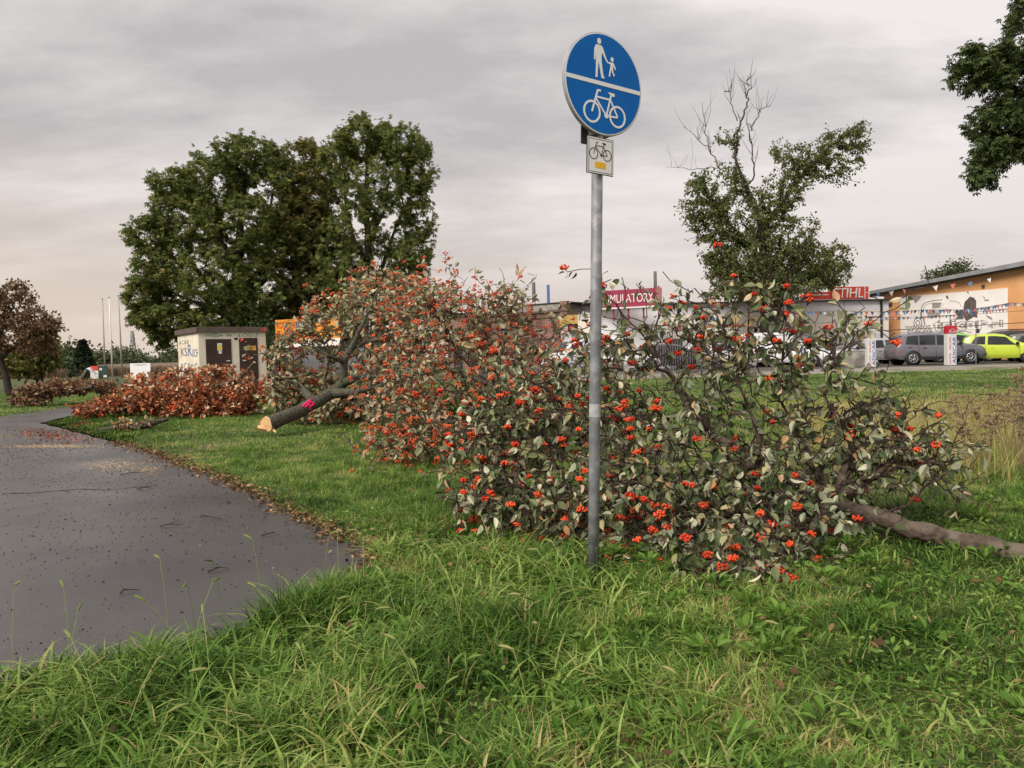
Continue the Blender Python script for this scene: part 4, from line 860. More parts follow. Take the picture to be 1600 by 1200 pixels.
def ell(cx_, cz, rx, rz, y0=-.0045, y1=-.003, k=20): return prism([(cx_+rx*math.cos(2*math.pi*j/k), cz+rz*math.sin(2*math.pi*j/k)) for j in range(k)], y0, y1)
hb = math.sqrt((RS-.014)**2-.012**2)
on('divider_bar', prism([(-hb, -.012), (hb, -.012), (hb, .012), (-hb, .012)], -.0045, -.003), signwhite)
# adult and child: units measured on the disc
per_ = merge(ell(-.045, .244, .0145, .018), prism([(-.075, .212), (-.066, .222), (-.028, .222), (-.018, .213), (-.022, .178), (-.026, .155), (-.026, .130), (-.068, .130), (-.070, .170), (-.072, .195)], -.0045, -.003),
             prism([(-.075, .212), (-.068, .195), (-.074, .130), (-.083, .130), (-.082, .190)], -.0047, -.0031), prism([(-.018, .213), (.014, .150), (.030, .134), (.024, .127), (.006, .142), (-.026, .190)], -.0047, -.0031),
             prism([(-.068, .133), (-.048, .133), (-.054, .070), (-.056, .030), (-.071, .030), (-.068, .080)], -.0048, -.0031), prism([(-.048, .133), (-.026, .133), (-.016, .075), (-.008, .042), (-.002, .044), (-.003, .032), (-.024, .032), (-.034, .072), (-.044, .112)], -.0049, -.0031),
             ell(.058, .158, .0115, .0135), prism([(.038, .139), (.064, .141), (.070, .132), (.064, .104), (.045, .104), (.044, .125), (.031, .128), (.029, .135)], -.0045, -.003),
             prism([(.062, .141), (.070, .138), (.088, .107), (.085, .100), (.080, .103), (.064, .128)], -.0047, -.0031), prism([(.045, .107), (.056, .107), (.046, .072), (.042, .053), (.033, .053), (.037, .078)], -.0048, -.0031), prism([(.053, .107), (.064, .107), (.068, .082), (.080, .068), (.073, .060), (.060, .078), (.056, .095)], -.0049, -.0031))
on('pedestrian_symbol', per_, signwhite)
def bikeart(s, ox, oz, w, y0, y1):
    def P(x, z): return (ox+x*s, oz+z*s)
    a = [ringflat(*P(-.50, -.20), .30*s, w*1.05, y0, y1), ringflat(*P(.50, -.20), .30*s, w*1.05, y0, y1)]
    st = lambda p, q_, k=1, dy=0: a.append(stroke(P(*p), P(*q_), w*k, y0-dy, y1-dy*.5))
    st((-.50, -.20), (-.34, .30), 1, .0001); st((-.34, .30), (-.29, .46), 1, .0002); st((-.29, .46), (-.17, .46), 1, .0003)
    st((-.36, .26), (.22, .26), .9, .0004); st((-.35, .20), (.06, -.24), .9, .0005); st((.06, -.24), (.24, .40), .9, .0006); st((.06, -.24), (.50, -.22), .9, .0007); st((.22, .24), (.50, -.20), .9, .0008)
    a.append(prism([P(.10, .47), P(.36, .47), P(.38, .40), P(.34, .37), P(.22, .38)], y0-.0009, y1-.0004)); a.append(ell(*P(.06, -.24), .075*s, .075*s, y0-.001, y1-.0005))
    return merge(*a)
on('bicycle_symbol', bikeart(.200, .005, -.136, .0120, -.0045, -.003), signwhite)
# back plate of the sign facing the other way, and clamp
bk = mk('back_plate', *prism([(-.115, -.35), (-.115, .0), (.06, .0), (.06, -.35)], .07, .076), darkm, sg); bk.matrix_local = ML
for zc in (-.30, .15): cl = boxes('clamp', [(-.06, .023, zc, .06, .085, zc+.03)], steel, sg); cl.matrix_local = ML
q2 = sg.rotation_quaternion.inverted() @ (at(938, 244, base.y-.05)-base)
sp = mk('route_plate', *prism([(-.102, -.108), (.102, -.108), (.102, .108), (-.102, .108)], 0, .006), blackp, sg); sp.matrix_local = Matrix.Translation(q2) @ Matrix.Rotation(phi, 4, 'Z') @ Matrix.Scale(.88, 4)
on('plate_face', prism([(-.098, -.104), (.098, -.104), (.098, .104), (-.098, .104)], -.001, 0), signwhite, sp)
vb = [prism(p, -.002, -.001) for p in ([(-.091, -.097), (.091, -.097), (.091, -.0945), (-.091, -.0945)], [(-.091, .0945), (.091, .0945), (.091, .097), (-.091, .097)], [(-.091, -.0945), (-.0885, -.0945), (-.0885, .0945), (-.091, .0945)], [(.0885, -.0945), (.091, -.0945), (.091, .0945), (.0885, .0945)])]
on('frame_line', merge(*vb), blackp, sp); on('bicycle_symbol', bikeart(.105, 0, .030, .0045, -.002, -.001), blackp, sp)
on('yellow_bar', prism([(-.042, -.072), (.042, -.072), (.042, -.036), (-.042, -.036)], -.002, -.001), pm('route_yellow', (.80, .42, .02), (.72, .37, .02), 5, .5), sp)

# --- kiosk ---
kf = Fr('transformer_kiosk', 311, 40, 416, 42.05); K = kf.e; tag(K, 'cream transformer kiosk with two brown doors and graffiti', 'kiosk')
w = kf.w; kd = 4.6; kh = kf.uv(313, 519.3)[1]; kt = kf.uv(313, 511)[1]
kc = pm('kiosk_render', (.72, .66, .55), (.64, .58, .47), 2, .9, .2, c3=(.58, .50, .37), s3=.8)
boxes('wall', [(0, 0, -.1, w, kd, kh)], kc, K); brown = pm('brown_fascia', (.12, .085, .07), (.08, .058, .048), 3, .7)
boxes('roof', [(-.12, -.12, kh, w+.12, kd+.12, kt)], brown, K, .01)
def rect(fr, x0, y0, x1, y1, off=0):
    u0, z1 = fr.uv(x0, y0, off); u1, z0 = fr.uv(x1, y1, off); return u0, z0, u1, z1
dm = pm('door_brown', (.060, .030, .024), (.040, .022, .019), 2.5, .5, c3=(.035, .02, .017), s3=1.2)
for (a, b, c, d) in ((321, 530, 364, 612), (373, 528, 405, 612)):
    u0, z0, u1, z1 = rect(kf, a, b, c, d); z0 = .12; dr_ = boxes('door', [(u0, -.03, z0, u1, 0, z1)], dm, K)
    hx = kf.uv(357 if a < 350 else 382, 565)[0]; boxes('handle', [(hx-.10, -.08, 1.27, hx+.07, -.032, 1.32)], white, dr_)
    boxes('seam', [((u0+u1)/2-.006 if a < 350 else u0+.02, -.033, z0, (u0+u1)/2+.006 if a < 350 else u0+.03, -.0301, z1)], blackp, dr_)
    if a < 350:
        m_ = kf.uv(343, 542); boxes('warning_sign', [(m_[0]-.12, -.036, m_[1]-.20, m_[0]+.12, -.031, m_[1]+.20)], pm('plate_white', (.7, .7, .62), (.62, .62, .54), 5), dr_)
        mk('warning_triangle', *prism([(m_[0]-.10, m_[1]-.14), (m_[0]+.10, m_[1]-.14), (m_[0]+.07, m_[1]+.06), (m_[0], m_[1]+.17), (m_[0]-.07, m_[1]+.06)], -.040, -.037), pm('hazard_yellow', (.78, .56, .03), (.7, .5, .03), 5), dr_)
        boxes('label_plate', [(m_[0]-.07, -.036, m_[1]-.36, m_[0]+.10, -.031, m_[1]-.22)], white, dr_)
    else:
        m_ = kf.uv(391, 544); boxes('label_plate', [(m_[0]-.32, -.036, m_[1]-.09, m_[0]+.06, -.031, m_[1]+.09)], pm('label_yellow', (.66, .55, .12), (.6, .5, .1), 5), dr_)
        text('URZ.', .28, .09, blackp, dr_, (m_[0]-.27, -.038, m_[1]-.045)); boxes('warning_sign', [(m_[0]+.09, -.036, m_[1]-.12, m_[0]+.30, -.031, m_[1]+.13)], pm('hazard_orange', (.80, .36, .02), (.72, .3, .02), 5), dr_)
boxes('vent', [(kf.uv(366, 528)[0], -.02, kf.uv(366, 531)[1], kf.uv(371, 528)[0], 0, kf.uv(366, 527.5)[1])], darkm, K)
teal = pm('graffiti_teal', (.03, .30, .24), (.02, .22, .18), 4, .8); gblue = pm('graffiti_blue', (.05, .10, .26), (.04, .08, .2), 4, .8); ggrey = pm('graffiti_grey', (.13, .13, .15), (.10, .10, .12), 4, .8)
for s_, x0, x1 in (('WIdZEw', 319.5, 348), ('lw', 353.5, 362.5), ('ŁÓDŹ', 371.5, 404)):
    u0, z1 = kf.uv(x0, 520.5); u1, z0 = kf.uv(x1, 526.2); text(s_, u1-u0, z1-z0, teal, K, (u0, -.004, z0), ext=.003, name='graffiti', shear=.1)
def side_text(s_, y0, y1, z, h_, m_, sh=0):
    text(s_, abs(y1-y0), h_, m_, K, (-.004, y1, z), rot=(math.pi/2, 0, -math.pi/2), ext=.003, name='graffiti', shear=sh)
side_text('A.C.A.B', 2.1, 4.3, 2.28, .22, ggrey, .1); side_text('KS', 2.5, 3.9, 1.62, .45, gblue, -.1); side_text('R', 1.5, 2.3, 1.62, .62, gblue); side_text('UCH', .15, 1.4, 1.55, .42, gblue, .15)
vf = []
for i in range(5):
    yy = .3+.8*i; vf.append(ringtube([(-.008, yy, .9+.3*random.random()), (-.012, yy+.3, 1.1+.2*random.random()), (-.008, yy+.6, .8+.3*random.random()), (-.01, yy+.4, .5), (-.01, yy+.8, .35)], .016, 5))
mk('graffiti', *merge(*vf), gblue, K)

# --- orange billboard and grey panel fence ---
bf = Fr('billboard', 432, 42, 500, 41); b_ = bf.e; tag(b_, 'orange billboard on posts beside the kiosk, partly behind leaves', 'billboard')
orange = pm('board_orange', (.72, .27, .02), (.62, .22, .02), 1.5, .6)
u0, z0, u1, z1 = rect(bf, 432, 500, 545, 527); boxes('board', [(0, 0, z0, 4.15, .06, z1)], orange, b_)
boxes('lower_board', [(.45, .005, z0-.42, 4.1, .055, z0-.01)], white, b_)
mx_, mz = .12, (z1-z0); text('KOMPAN', 1.15, .32*mz, pm('kompan_red', (.45, .02, .02), (.4, .02, .02), 3), b_, (.1, -.01, z0+.56*mz)); boxes('blue_label', [(1.32, -.012, z0+.56*mz, 2.6, -.001, z0+.88*mz)], pm('label_blue', (.05, .10, .22), (.04, .08, .2), 3), b_)
text('AP\u0106 K.G.', 1.1, .22*mz, white, b_, (1.4, -.018, z0+.60*mz)); text('Technika Grzewcza', 3.2, .36*mz, blackp, b_, (.1, -.01, z0+.08*mz))
for x_ in (.25, 3.6): mk('post', *ringtube([(x_, .1, 0), (x_, .1, z1-.1)], .045, 8), steel, b_)
pf = Fr('panel_fence', 447, 44, 640, 44); e_ = pf.e; tag(e_, 'grey metal panel fence behind the felled trees, under the billboard', 'fence')
h_ = pf.uv(500, 546)[1]; gp_ = pm('fence_grey', (.22, .21, .225), (.16, .155, .165), 2, .7)
boxes('panel', [(i*1.02, 0, .1, i*1.02+.98, .04, h_) for i in range(7)], gp_, e_); boxes('post', [(i*1.02-.04, -.02, 0, i*1.02, .06, h_+.05) for i in range(8)], steel, e_); boxes('top_band', [(0, .06, h_-.35, 7.1, .08, h_+.35)], darkm, e_)
lp = A(581, 600, 43); mk_ = mk('lamp_pole', *ringtube([(0, 0, 0), (0, 0, 4.2)], [.06, .05], 10), steel, None, True); mk_.location = (lp[0], 43, 0); tag(mk_, 'pale metal pole standing beside the grey panel fence', 'pole')

# --- flagpoles, mast, banners on the left ---
for i, (xt, yt, xb, Yp, lb) in enumerate(((160, 468, 164.5, 82, 'leftmost of three bare flagpoles against the sky'), (170.5, 466, 176, 78, 'middle one of three bare flagpoles, white lower half'), (185, 463, 191, 72, 'rightmost and nearest of three bare flagpoles'))):
    b0 = at(xb, 588, Yp); b0.z = 0; t0_ = at(xt, yt, Yp); root = empty('flagpole', b0); tag(root, lb, 'flagpole', 'bare flagpoles on the left')
    d_ = t0_-b0; mk('pole', *ringtube([(0, 0, 0), tuple(d_*.5), tuple(d_)], [.085, .07, .045], 10), white if i == 1 else pm('pole_grey', (.36, .33, .31), (.28, .26, .24), 4, .5), root, True)
    mk('finial', *ringtube([tuple(d_), tuple(d_+Vector((0, 0, .06))), tuple(d_+Vector((0, 0, .14)))], [.05, .08, .01], 8), darkm, root, True)
b0 = at(209, 575, 420); b0.z = 0; hT = at(208, 517, 420).z; root = empty('lattice_mast', b0); tag(root, 'hazy lattice transmitter mast far away on the left skyline', 'mast')
mm = pm('mast_grey', (.33, .31, .32), (.28, .27, .28), 2); vf = []
for sx, sy in ((-1, -1), (1, -1), (1, 1), (-1, 1)): vf.append(ringtube([(sx*1.9, sy*1.9, 0), (sx*.7, sy*.7, hT*.72), (sx*.35, sy*.35, hT)], [.28, .2, .12], 5))
for k in range(9):
    z = hT*k/9; zz = hT*(k+1)/9; r_ = 1.9-1.2*min(1, k/6.5); r2_ = 1.9-1.2*min(1, (k+1)/6.5)
    for (a, b) in (((-1, -1), (1, -1)), ((1, -1), (1, 1)), ((1, 1), (-1, 1)), ((-1, 1), (-1, -1))): vf.append(ringtube([(a[0]*r_, a[1]*r_, z), (b[0]*r2_, b[1]*r2_, zz)], .12, 4)); vf.append(ringtube([(b[0]*r_, b[1]*r_, z), (a[0]*r2_, a[1]*r2_, zz)], .12, 4))
mk('lattice', *merge(*vf), mm, root)
for j, zz in enumerate((.60, .74, .84)): mk('antenna_drum', *ringtube([(0, 0, hT*zz), (0, 0, hT*zz+1.6)], 1.5-.2*j, 10), mm, root)
wf = Fr('notice_board', 203.5, 70, 235, 70, py=580); u0, z0, u1, z1 = rect(wf, 203, 568, 235, 590); tag(wf.e, 'plain white hoarding board standing left of the kiosk', 'board')
boxes('board', [(0, 0, z0, wf.w, .05, z1)], pm('hoarding_white', (.82, .80, .80), (.76, .74, .75), 2), wf.e); boxes('post', [(.1, .06, 0, .18, .14, z1), (wf.w-.2, .06, 0, wf.w-.12, .14, z1)], brown, wf.e); text('M. KAMIENIARSTWO', 1.2, .10, pm('faint_grey', (.38, .37, .4)), wf.e, (.3, -.01, z1-.2))
df = Fr('advert_banner', 141, 66, 168.5, 66, py=580); tag(df.e, 'red and dark green advert banner next to the small evergreen', 'banner'); u0, z0, u1, z1 = rect(df, 141, 572, 168, 588); z0 = .12
boxes('red_panel', [(0, 0, z1-.40, .68, .03, z1)], redp, df.e); boxes('white_panel', [(0, 0, z0, .68, .03, z1-.405)], white, df.e); boxes('dark_panel', [(.685, 0, z0, df.w, .03, z1)], pm('banner_green', (.035, .065, .055), (.03, .05, .045), 3), df.e)
boxes('logo', [(.80, -.01, z1-.38, 1.02, -.001, z1-.20), (1.12, -.01, z0+.10, 1.40, -.001, z0+.28)], white, df.e); boxes('post', [(.02, .035, 0, .08, .09, z1), (df.w-.1, .035, 0, df.w-.04, .09, z1)], darkm, df.e)
tb = at(134, 585, 65); V = []; F = []
for i in range(9):
    t = i/8; xx = -.42+1.15*t; zz = .05+.80*math.sin(min(1, t*1.7)*math.pi*.5)*(1 if t < .55 else 1-.75*(t-.55)/.45); V += [(xx, -.1, zz), (xx+.03, .35, zz+.10), (xx+.03, .36, zz+.07), (xx, -.1, zz-.03)]
for i in range(8):
    for j in range(4): F.append((4*i+j, 4*i+(j+1) % 4, 4*i+4+(j+1) % 4, 4*i+4+j))
o = mk('torn_tarp', V, F, pm('tarp_white', (.62, .62, .64), (.5, .5, .52), 3), None, True); o.location = (tb.x, 65, .45); tag(o, 'torn pale sheet drooping in a peak over the small evergreen foot', 'sheet')
o.location.z = .2
# brown low wall strip behind the boards
stb = pm('brown_reeds', (.19, .135, .095), (.11, .08, .055), 6, .95, .5)
n = 9000; x = -62+42*g.random(n); y = 84+6*g.random(n); P_, F_, T_ = grassblades(x, y, .9+.5*g.random(n), .05+.05*g.random(n), np.full(n, .3), 2, g, .5*g.random(n))
tag(mk('tall_dry_grass', P_, F_, leafmat('reed', [(0, (.10, .065, .04)), (1, (.30, .20, .13))], trans=.1), tint=T_), 'band of tall brown dry grass behind the white hoarding', 'dry grass', kind='stuff')

# --- brick building ---
bk_ = bpy.data.materials.new('brickwork'); bk_.use_nodes = True; t = bk_.node_tree; b = t.nodes['Principled BSDF']; b.inputs['Roughness'].default_value = .9
br = t.nodes.new('ShaderNodeTexBrick'); br.inputs['Color1'].default_value = (.23, .085, .06, 1); br.inputs['Color2'].default_value = (.13, .06, .048, 1); br.inputs['Mortar'].default_value = (.24, .20, .17, 1); br.inputs['Scale'].default_value = 1; br.inputs['Brick Width'].default_value = .5; br.inputs['Row Height'].default_value = .16; br.inputs['Mortar Size'].default_value = .02
tcn = t.nodes.new('ShaderNodeTexCoord'); mp = t.nodes.new('ShaderNodeMapping'); mp.inputs['Rotation'].default_value = (R(90), 0, 0); t.links.new(tcn.outputs['Object'], mp.inputs[0]); t.links.new(mp.outputs[0], br.inputs[0])
nz = t.nodes.new('ShaderNodeTexNoise'); nz.inputs['Scale'].default_value = 1.3; nz.inputs['Detail'].default_value = 6; t.links.new(tcn.outputs['Object'], nz.inputs[0]); rr_ = t.nodes.new('ShaderNodeMapRange'); rr_.inputs[1].default_value = .3; rr_.inputs[2].default_value = .7; rr_.inputs[3].default_value = .6; rr_.inputs[4].default_value = 1.35; t.links.new(nz.outputs[0], rr_.inputs[0])
mu = t.nodes.new('ShaderNodeMix'); mu.data_type = 'RGBA'; mu.blend_type = 'MULTIPLY'; mu.inputs['Factor'].default_value = 1; t.links.new(br.outputs[0], mu.inputs['A']); t.links.new(rr_.outputs[0], mu.inputs['B']); t.links.new(mu.outputs['Result'], b.inputs['Base Color'])
f_ = Fr('brick_building', 800, 72, 888, 68); tag(f_.e, 'old red brick factory building with a pale parapet, left of the sign post', 'building'); H1 = f_.uv(844, 487)[1]; H2 = f_.uv(844, 476)[1]; w = f_.w; dp = 12
boxes('wall', [(-6.2, 0, 0, w, dp, H1)], bk_, f_.e); boxes('parapet', [(-2.6, .05, H1, w-.75, dp, H2)], concrete, f_.e); boxes('pillar', [(w-.7, -.12, 0, w+.06, .6, H2+.15), (2.5-.6, -.10, 0, 3.1-.6, 0, H2+.1), (-.35, -.1, 0, .1, 0, H1)], bk_, f_.e)
boxes('cornice', [(-6.3, -.16, H1-.14, w+.12, -.001, H1+.04), (-6.3, -.10, H1-.62, w+.1, -.001, H1-.50), (-6.3, -.08, 2.55, w+.1, -.001, 2.72)], brown, f_.e); boxes('coping', [(-2.7, -.02, H2, w+.15, dp, H2+.10)], darkm, f_.e)
for (a, b, c, d, gl) in ((862, 499, 869, 514, 1), (783, 502, 791, 518, 1), (816, 500, 824, 515, 0), (838, 500, 846, 514, 0), (870, 545, 880, 570, 1), (810, 545, 822, 570, 1)):
    u0, z0, u1, z1 = rect(f_, a, b, c, d); wi = boxes('window', [(u0, -.06, z0, u1, 0, z1)], darkm if gl else pm('bricked_in', (.17, .085, .065), (.12, .06, .05), 4), f_.e)
    if gl: boxes('pane', [(u0+.05, -.07, z0+.05, (u0+u1)/2-.02, -.0605, z1-.05), ((u0+u1)/2+.02, -.07, z0+.05, u1-.05, -.0605, z1-.05)], glassd, wi)
    boxes('sill', [(u0-.08, -.14, z0-.09, u1+.08, -.001, z0-.01)], concrete, wi)
f2 = Fr('brick_annex', 700, 74, 738, 72); tag(f2.e, 'lower dark roofed wing left of the brick factory building', 'building'); Ha = f2.uv(715, 490)[1]
boxes('wall', [(0, 0, 0, f2.w-.05, 8, Ha-.25)], bk_, f2.e); boxes('roof', [(-.25, -.25, Ha-.25, f2.w-.05, 8, Ha)], brown, f2.e); boxes('door', [(.8, -.05, 0, 1.9, 0, 2.2)], darkm, f2.e)
# yellow eaved building
f3 = Fr('workshop_building', 889, 60, 1000, 60); tag(f3.e, 'pale workshop with a yellow fascia, seen just left of the post', 'building')
u0, z0, u1, z1 = rect(f3, 889, 491, 935, 505); boxes('wall', [(0, .6, 0, 5.6, 9, z0)], pale, f3.e); boxes('fascia', [(-.1, 0, z0, 5.7, 9, z1)], pm('fascia_yellow', (.62, .42, .12), (.5, .34, .1), 3), f3.e); boxes('coping', [(-.15, -.05, z1, 5.7, 9, z1+.08)], brown, f3.e); boxes('canopy', [(0, .1, z0-.55, 5.6, .59, z0-.01)], darkm, f3.e); boxes('window', [(.6, .55, 1.1, 1.8, .6, 2.3), (2.4, .55, 1.1, 3.6, .6, 2.3)], glassd, f3.e)
# chimneys
def chimney(px, yt, Y, r, bands, lb, nm='factory_chimney', cap=False):
    b0 = at(px, 555, Y); b0.z = 0; top_ = at(px, yt, Y).z; root = empty(nm, b0); tag(root, lb, 'chimney', 'factory chimneys on the skyline'); z = 0
    for hh, m_ in bands:
        z2 = top_*hh; mk('stack_section', *ringtube([(0, 0, z), (0, 0, z2)], [r*(1.1-.1*z/top_), r*(1.1-.1*z2/top_)], 16), m_, root, True); z = z2
    if cap: mk('rim', *ringtube([(0, 0, top_*.985), (0, 0, top_*1.01)], [r*1.5, r*1.5], 16), mm, root)
    mk('ladder', *merge(ringtube([(-.15, -r*1.15, 1), (-.15, -r*1.08, top_)], .05, 4), ringtube([(.15, -r*1.15, 1), (.15, -r*1.08, top_)], .05, 4)), mm, root)
cg = pm('chimney_grey', (.13, .12, .115), (.10, .09, .09), 1); cr2 = pm('chimney_red', (.42, .10, .09), (.34, .08, .075), 1); cw = pm('chimney_white', (.62, .56, .52), (.55, .5, .46), 1); cb = pm('chimney_blue', (.015, .11, .36), (.012, .09, .3), 1)
chimney(836.5, 441, 300, .68, ((.30, cr2), (.62, cr2), (.66, cw), (.70, cr2), (.74, cw), (1, cg)), 'red and white banded chimney with a long dark grey top'); chimney(859, 445, 280, .52, ((1, cb),), 'slim plain blue chimney'); chimney(737.5, 463, 250, .55, ((.85, mm), (1, cg)), 'short grey chimney with a wide rim, furthest left', cap=True); chimney(1026, 424, 300, .62, ((.5, cr2), (.60, cr2), (.66, cw), (.70, cr2), (.74, cw), (1, cg)), 'dark topped chimney rising behind the burgundy roof sign')

# --- long white building ---
f4 = Fr('showroom_building', 935, 48.3, 1379, 50.6); e4 = f4.e; tag(e4, 'long low cream and grey showroom hall behind the car park fence', 'building'); w = f4.w
def band(y0, y1, x=1250): return f4.uv(x, y1)[1], f4.uv(x, y0)[1]
zt = f4.uv(1250, 472)[1]; z1 = f4.uv(1250, 487)[1]; z2 = f4.uv(1250, 523)[1]
w2 = w+.45; boxes('wall', [(0, 0, z2, w2, 6, z1)], cream, e4); boxes('wall_band', [(0, -.01, z1, w2, 6, zt)], lav, e4); boxes('plinth', [(0, -.012, 0, w2, 6, z2)], lav, e4); boxes('roof', [(-.2, -.25, zt, w2, 6.2, zt+.10)], darkm, e4)
xs = f4.uv(1045, 500)[0]; boxes('pale_bay', [(.01, -.05, .15, xs, -.013, zt-.02)], pale, e4)
xj = f4.uv(1319, 480)[0]; boxes('panel_joint', [(xj-.01, -.022, z1, xj+.01, -.0105, zt)], darkm, e4); boxes('conduit', [(f4.uv(1310, 490)[0], -.06, f4.uv(1310, 496.5)[1], w-.1, -.03, f4.uv(1310, 496)[1]+.02)], darkm, e4)
boxes('downpipe', [(w-.16, -.14, 0, w-.06, -.03, zt)], blackp, e4)
u0, z0_, u1, z1_ = rect(f4, 1093, 495, 1152, 506); text('ADICAR', u1-u0, z1_-z0_, pm('adicar_blue', (.015, .10, .26), (.012, .08, .22), 3), e4, (u0, -.05, z0_), ext=.03, shear=.2)
boxes('orange_stripe', [(u0-.1, -.03, z0_-.18, u1+.5, -.013, z0_-.06)], pm('stripe_orange', (.62, .20, .09), (.55, .17, .08), 2), e4)
u0, z0_, u1, z1_ = rect(f4, 1043, 506, 1072, 510); text('AUTO SERWIS', u1-u0, z1_-z0_, darkm, e4, (u0, -.08, z0_), ext=.02); u0, z0_, u1, z1_ = rect(f4, 1046, 511, 1068, 515.5); text('EURO', u1-u0, z1_-z0_, redp, e4, (u0, -.08, z0_), ext=.02)
for (a, b, c, d) in ((1044, 530, 1066, 572), (1100, 523, 1138, 538), (950, 530, 990, 560)):
    u0, z0_, u1, z1_ = rect(f4, a, b, c, d); z0_ = max(.2, z0_); wi = boxes('window', [(u0, -.09, z0_, u1, -.02, z1_)], darkm, e4); boxes('pane', [(u0+.06, -.10, z0_+.06, u1-.06, -.092, z1_-.06)], glassd, wi)
# roof sign burgundy
f5 = Fr('roof_sign', 930, 48.0, 1035, 46.2); f5.e.location.z = 0; tag(f5.e, 'burgundy rooftop sign with white lettering right of the post', 'sign')
u0, z1_ = f5.uv(934, 458); zl = f5.uv(934, 484)[1]; zr1 = f5.uv(1034, 446)[1]; zr0 = f5.uv(1034, 474.5)[1]; burg = pm('burgundy', (.28, .03, .07), (.24, .025, .06), 2, .6)
za, zb = (zl+zr0)/2, (z1_+zr1)/2; boxes('sign_board', [(0, 0, za, f5.w-.3, .12, zb)], burg, f5.e); boxes('end_board', [(f5.w-.3, 0, za, f5.w, .12, zb)], pm('board_dull', (.30, .14, .12), (.26, .12, .1), 2), f5.e)
a0 = f5.uv(936, 470)[0]; text('AKUMULATORY', f5.uv(1021, 460)[0]-a0+.35, (zb-za)*.50, white, f5.e, (a0-.35, -.03, za+(zb-za)*.24), ext=.015); boxes('light_strip', [(.1, -.06, za-.09, f5.w-.3, .1, za-.005)], white, f5.e); boxes('bracket', [(i*.95+.2, .13, za-.8, i*.95+.28, .25, zb+.12) for i in range(5)], burg, f5.e)
# STIHL sign on the roof
f6 = Fr('roof_letter_sign', 1258, 49.7, 1359, 50.2); tag(f6.e, 'red and white sign with slanted letters on the showroom roof', 'sign'); za = zt+.12; zb = f6.uv(1330, 448)[1]; us = f6.uv(1301, 460)[0]; ue = f6.uv(1348, 460)[0]
boxes('sign_board', [(us-.1, 0, za, f6.w, .15, zb)], redp, f6.e); boxes('back_board', [(us-.05, .151, za, f6.w-.02, .2, zb)], steel, f6.e)
text('STIHL', ue-us, (zb-za)*.80, white, f6.e, (us, -.04, za+(zb-za)*.10), ext=.03, shear=.15)
boxes('end_panel', [(ue+.12, -.03, za, ue+.16, -.002, zb), (f6.w-.05, -.03, za, f6.w, -.002, zb), (ue+.16, -.03, (za+zb)/2-.02, f6.w-.05, -.002, (za+zb)/2+.02)], white, f6.e)
boxes('side_board', [(0, .02, za, us-.14, .12, za+.62*(zb-za))], redp, f6.e); boxes('side_stripe', [(.1, -.01, za+.34*(zb-za), us-.3, .018, za+.42*(zb-za))], white, f6.e)
# --- orange hall ---
f7 = Fr('orange_hall', 1382, 52.5, 1640, 45.0, py=540); e7 = f7.e; tag(e7, 'orange rendered hall with a sloping grey roof edge and a big banner', 'building'); w = f7.w
om = pm('orange_render', (.58, .30, .13), (.52, .26, .11), .8, .9, .1, c3=(.62, .34, .16), s3=.5)
zL = f7.uv(1383, 458)[1]; uR, zR = f7.uv(1598, 418); sl_ = (zR-zL)/uR; W2 = w
mk('wall', *prism([(0, 0), (W2, 0), (W2, zL+sl_*W2), (0, zL)], 0, 16), om, e7)
ro = pm('roof_edge', (.22, .225, .23), (.17, .175, .18), 2, .6); mk('roof', *prism([(-1.1, zL-sl_*1.1+.02), (W2+.5, zL+sl_*(W2+.5)+.02), (W2+.5, zL+sl_*(W2+.5)+.30), (-1.1, zL-sl_*1.1+.24)], -.7, 16.5), ro, e7)
mk('soffit', *prism([(-1.05, zL-sl_*1.05-.05), (W2+.4, zL+sl_*(W2+.4)-.05), (W2+.4, zL+sl_*(W2+.4)+.018), (-1.05, zL-sl_*1.05+.018)], -.6, -.01), darkm, e7)
mk('gutter_pipe', *ringtube([(-1.0, -.35, zL-.15), (-.45, -.3, zL-.25), (-.25, -.12, zL-.55), (-.22, -.12, 0)], .055, 8), pm('pipe_pale', (.42, .38, .34), (.36, .33, .3), 3), e7, True)
boxes('wall_lamp', [(.32, -.14, f7.uv(1388, 476)[1]-.08, .55, -.002, f7.uv(1388, 476)[1]+.10), (uR-2.2, -.12, zR-1.0, uR-2.05, -.002, zR-.85)], darkm, e7)
# banner with outlined web address and grey picture
a_ = f7.uv(1407, 464); b2 = f7.uv(1575, 450); c2_ = f7.uv(1407, 524); d2 = f7.uv(1575, 524); zt_ = (a_[1]+b2[1])/2; zb_ = min(c2_[1], d2[1])-.15
bn = empty('wall_banner', e7.location, e7.rotation_euler.z); tag(bn, 'large white banner with grey picture and outlined web address on the orange hall', 'banner')
ban = pm('banner_white', (.70, .67, .64), (.64, .61, .58), 1.5, .8); U0, U1 = a_[0], b2[0]; mk('banner_sheet', *prism([(U0, zb_), (U1, zb_), (U1, b2[1]), (U0, a_[1])], -.04, -.008), ban, bn)
gyd = pm('print_dark', (.10, .085, .08), (.07, .06, .055), 3); gyl = pm('print_grey', (.30, .27, .26), (.22, .20, .19), 3)
PB = lambda pts: [f7.uv(x_, y_, .045) for x_, y_ in pts]
def tri(pp, m_, nm='print_shape', y0=-.048, y1=-.041): return mk(nm, *prism(PB(pp), y0, y1), m_, bn)
SX = 210/1575; q_ = lambda l: [(1390+a*SX, 430+b*SX) for a, b in l]
tri(q_([(905, 290), (940, 250), (990, 265), (1015, 300), (1015, 380), (1030, 500), (985, 490), (900, 540), (868, 490), (865, 380), (880, 310)]), gyd)
tri(q_([(500, 320), (612, 320), (585, 385), (500, 390)]), gyl); tri(q_([(765, 420), (865, 410), (865, 515), (770, 520), (785, 470)]), gyd, y0=-.049)
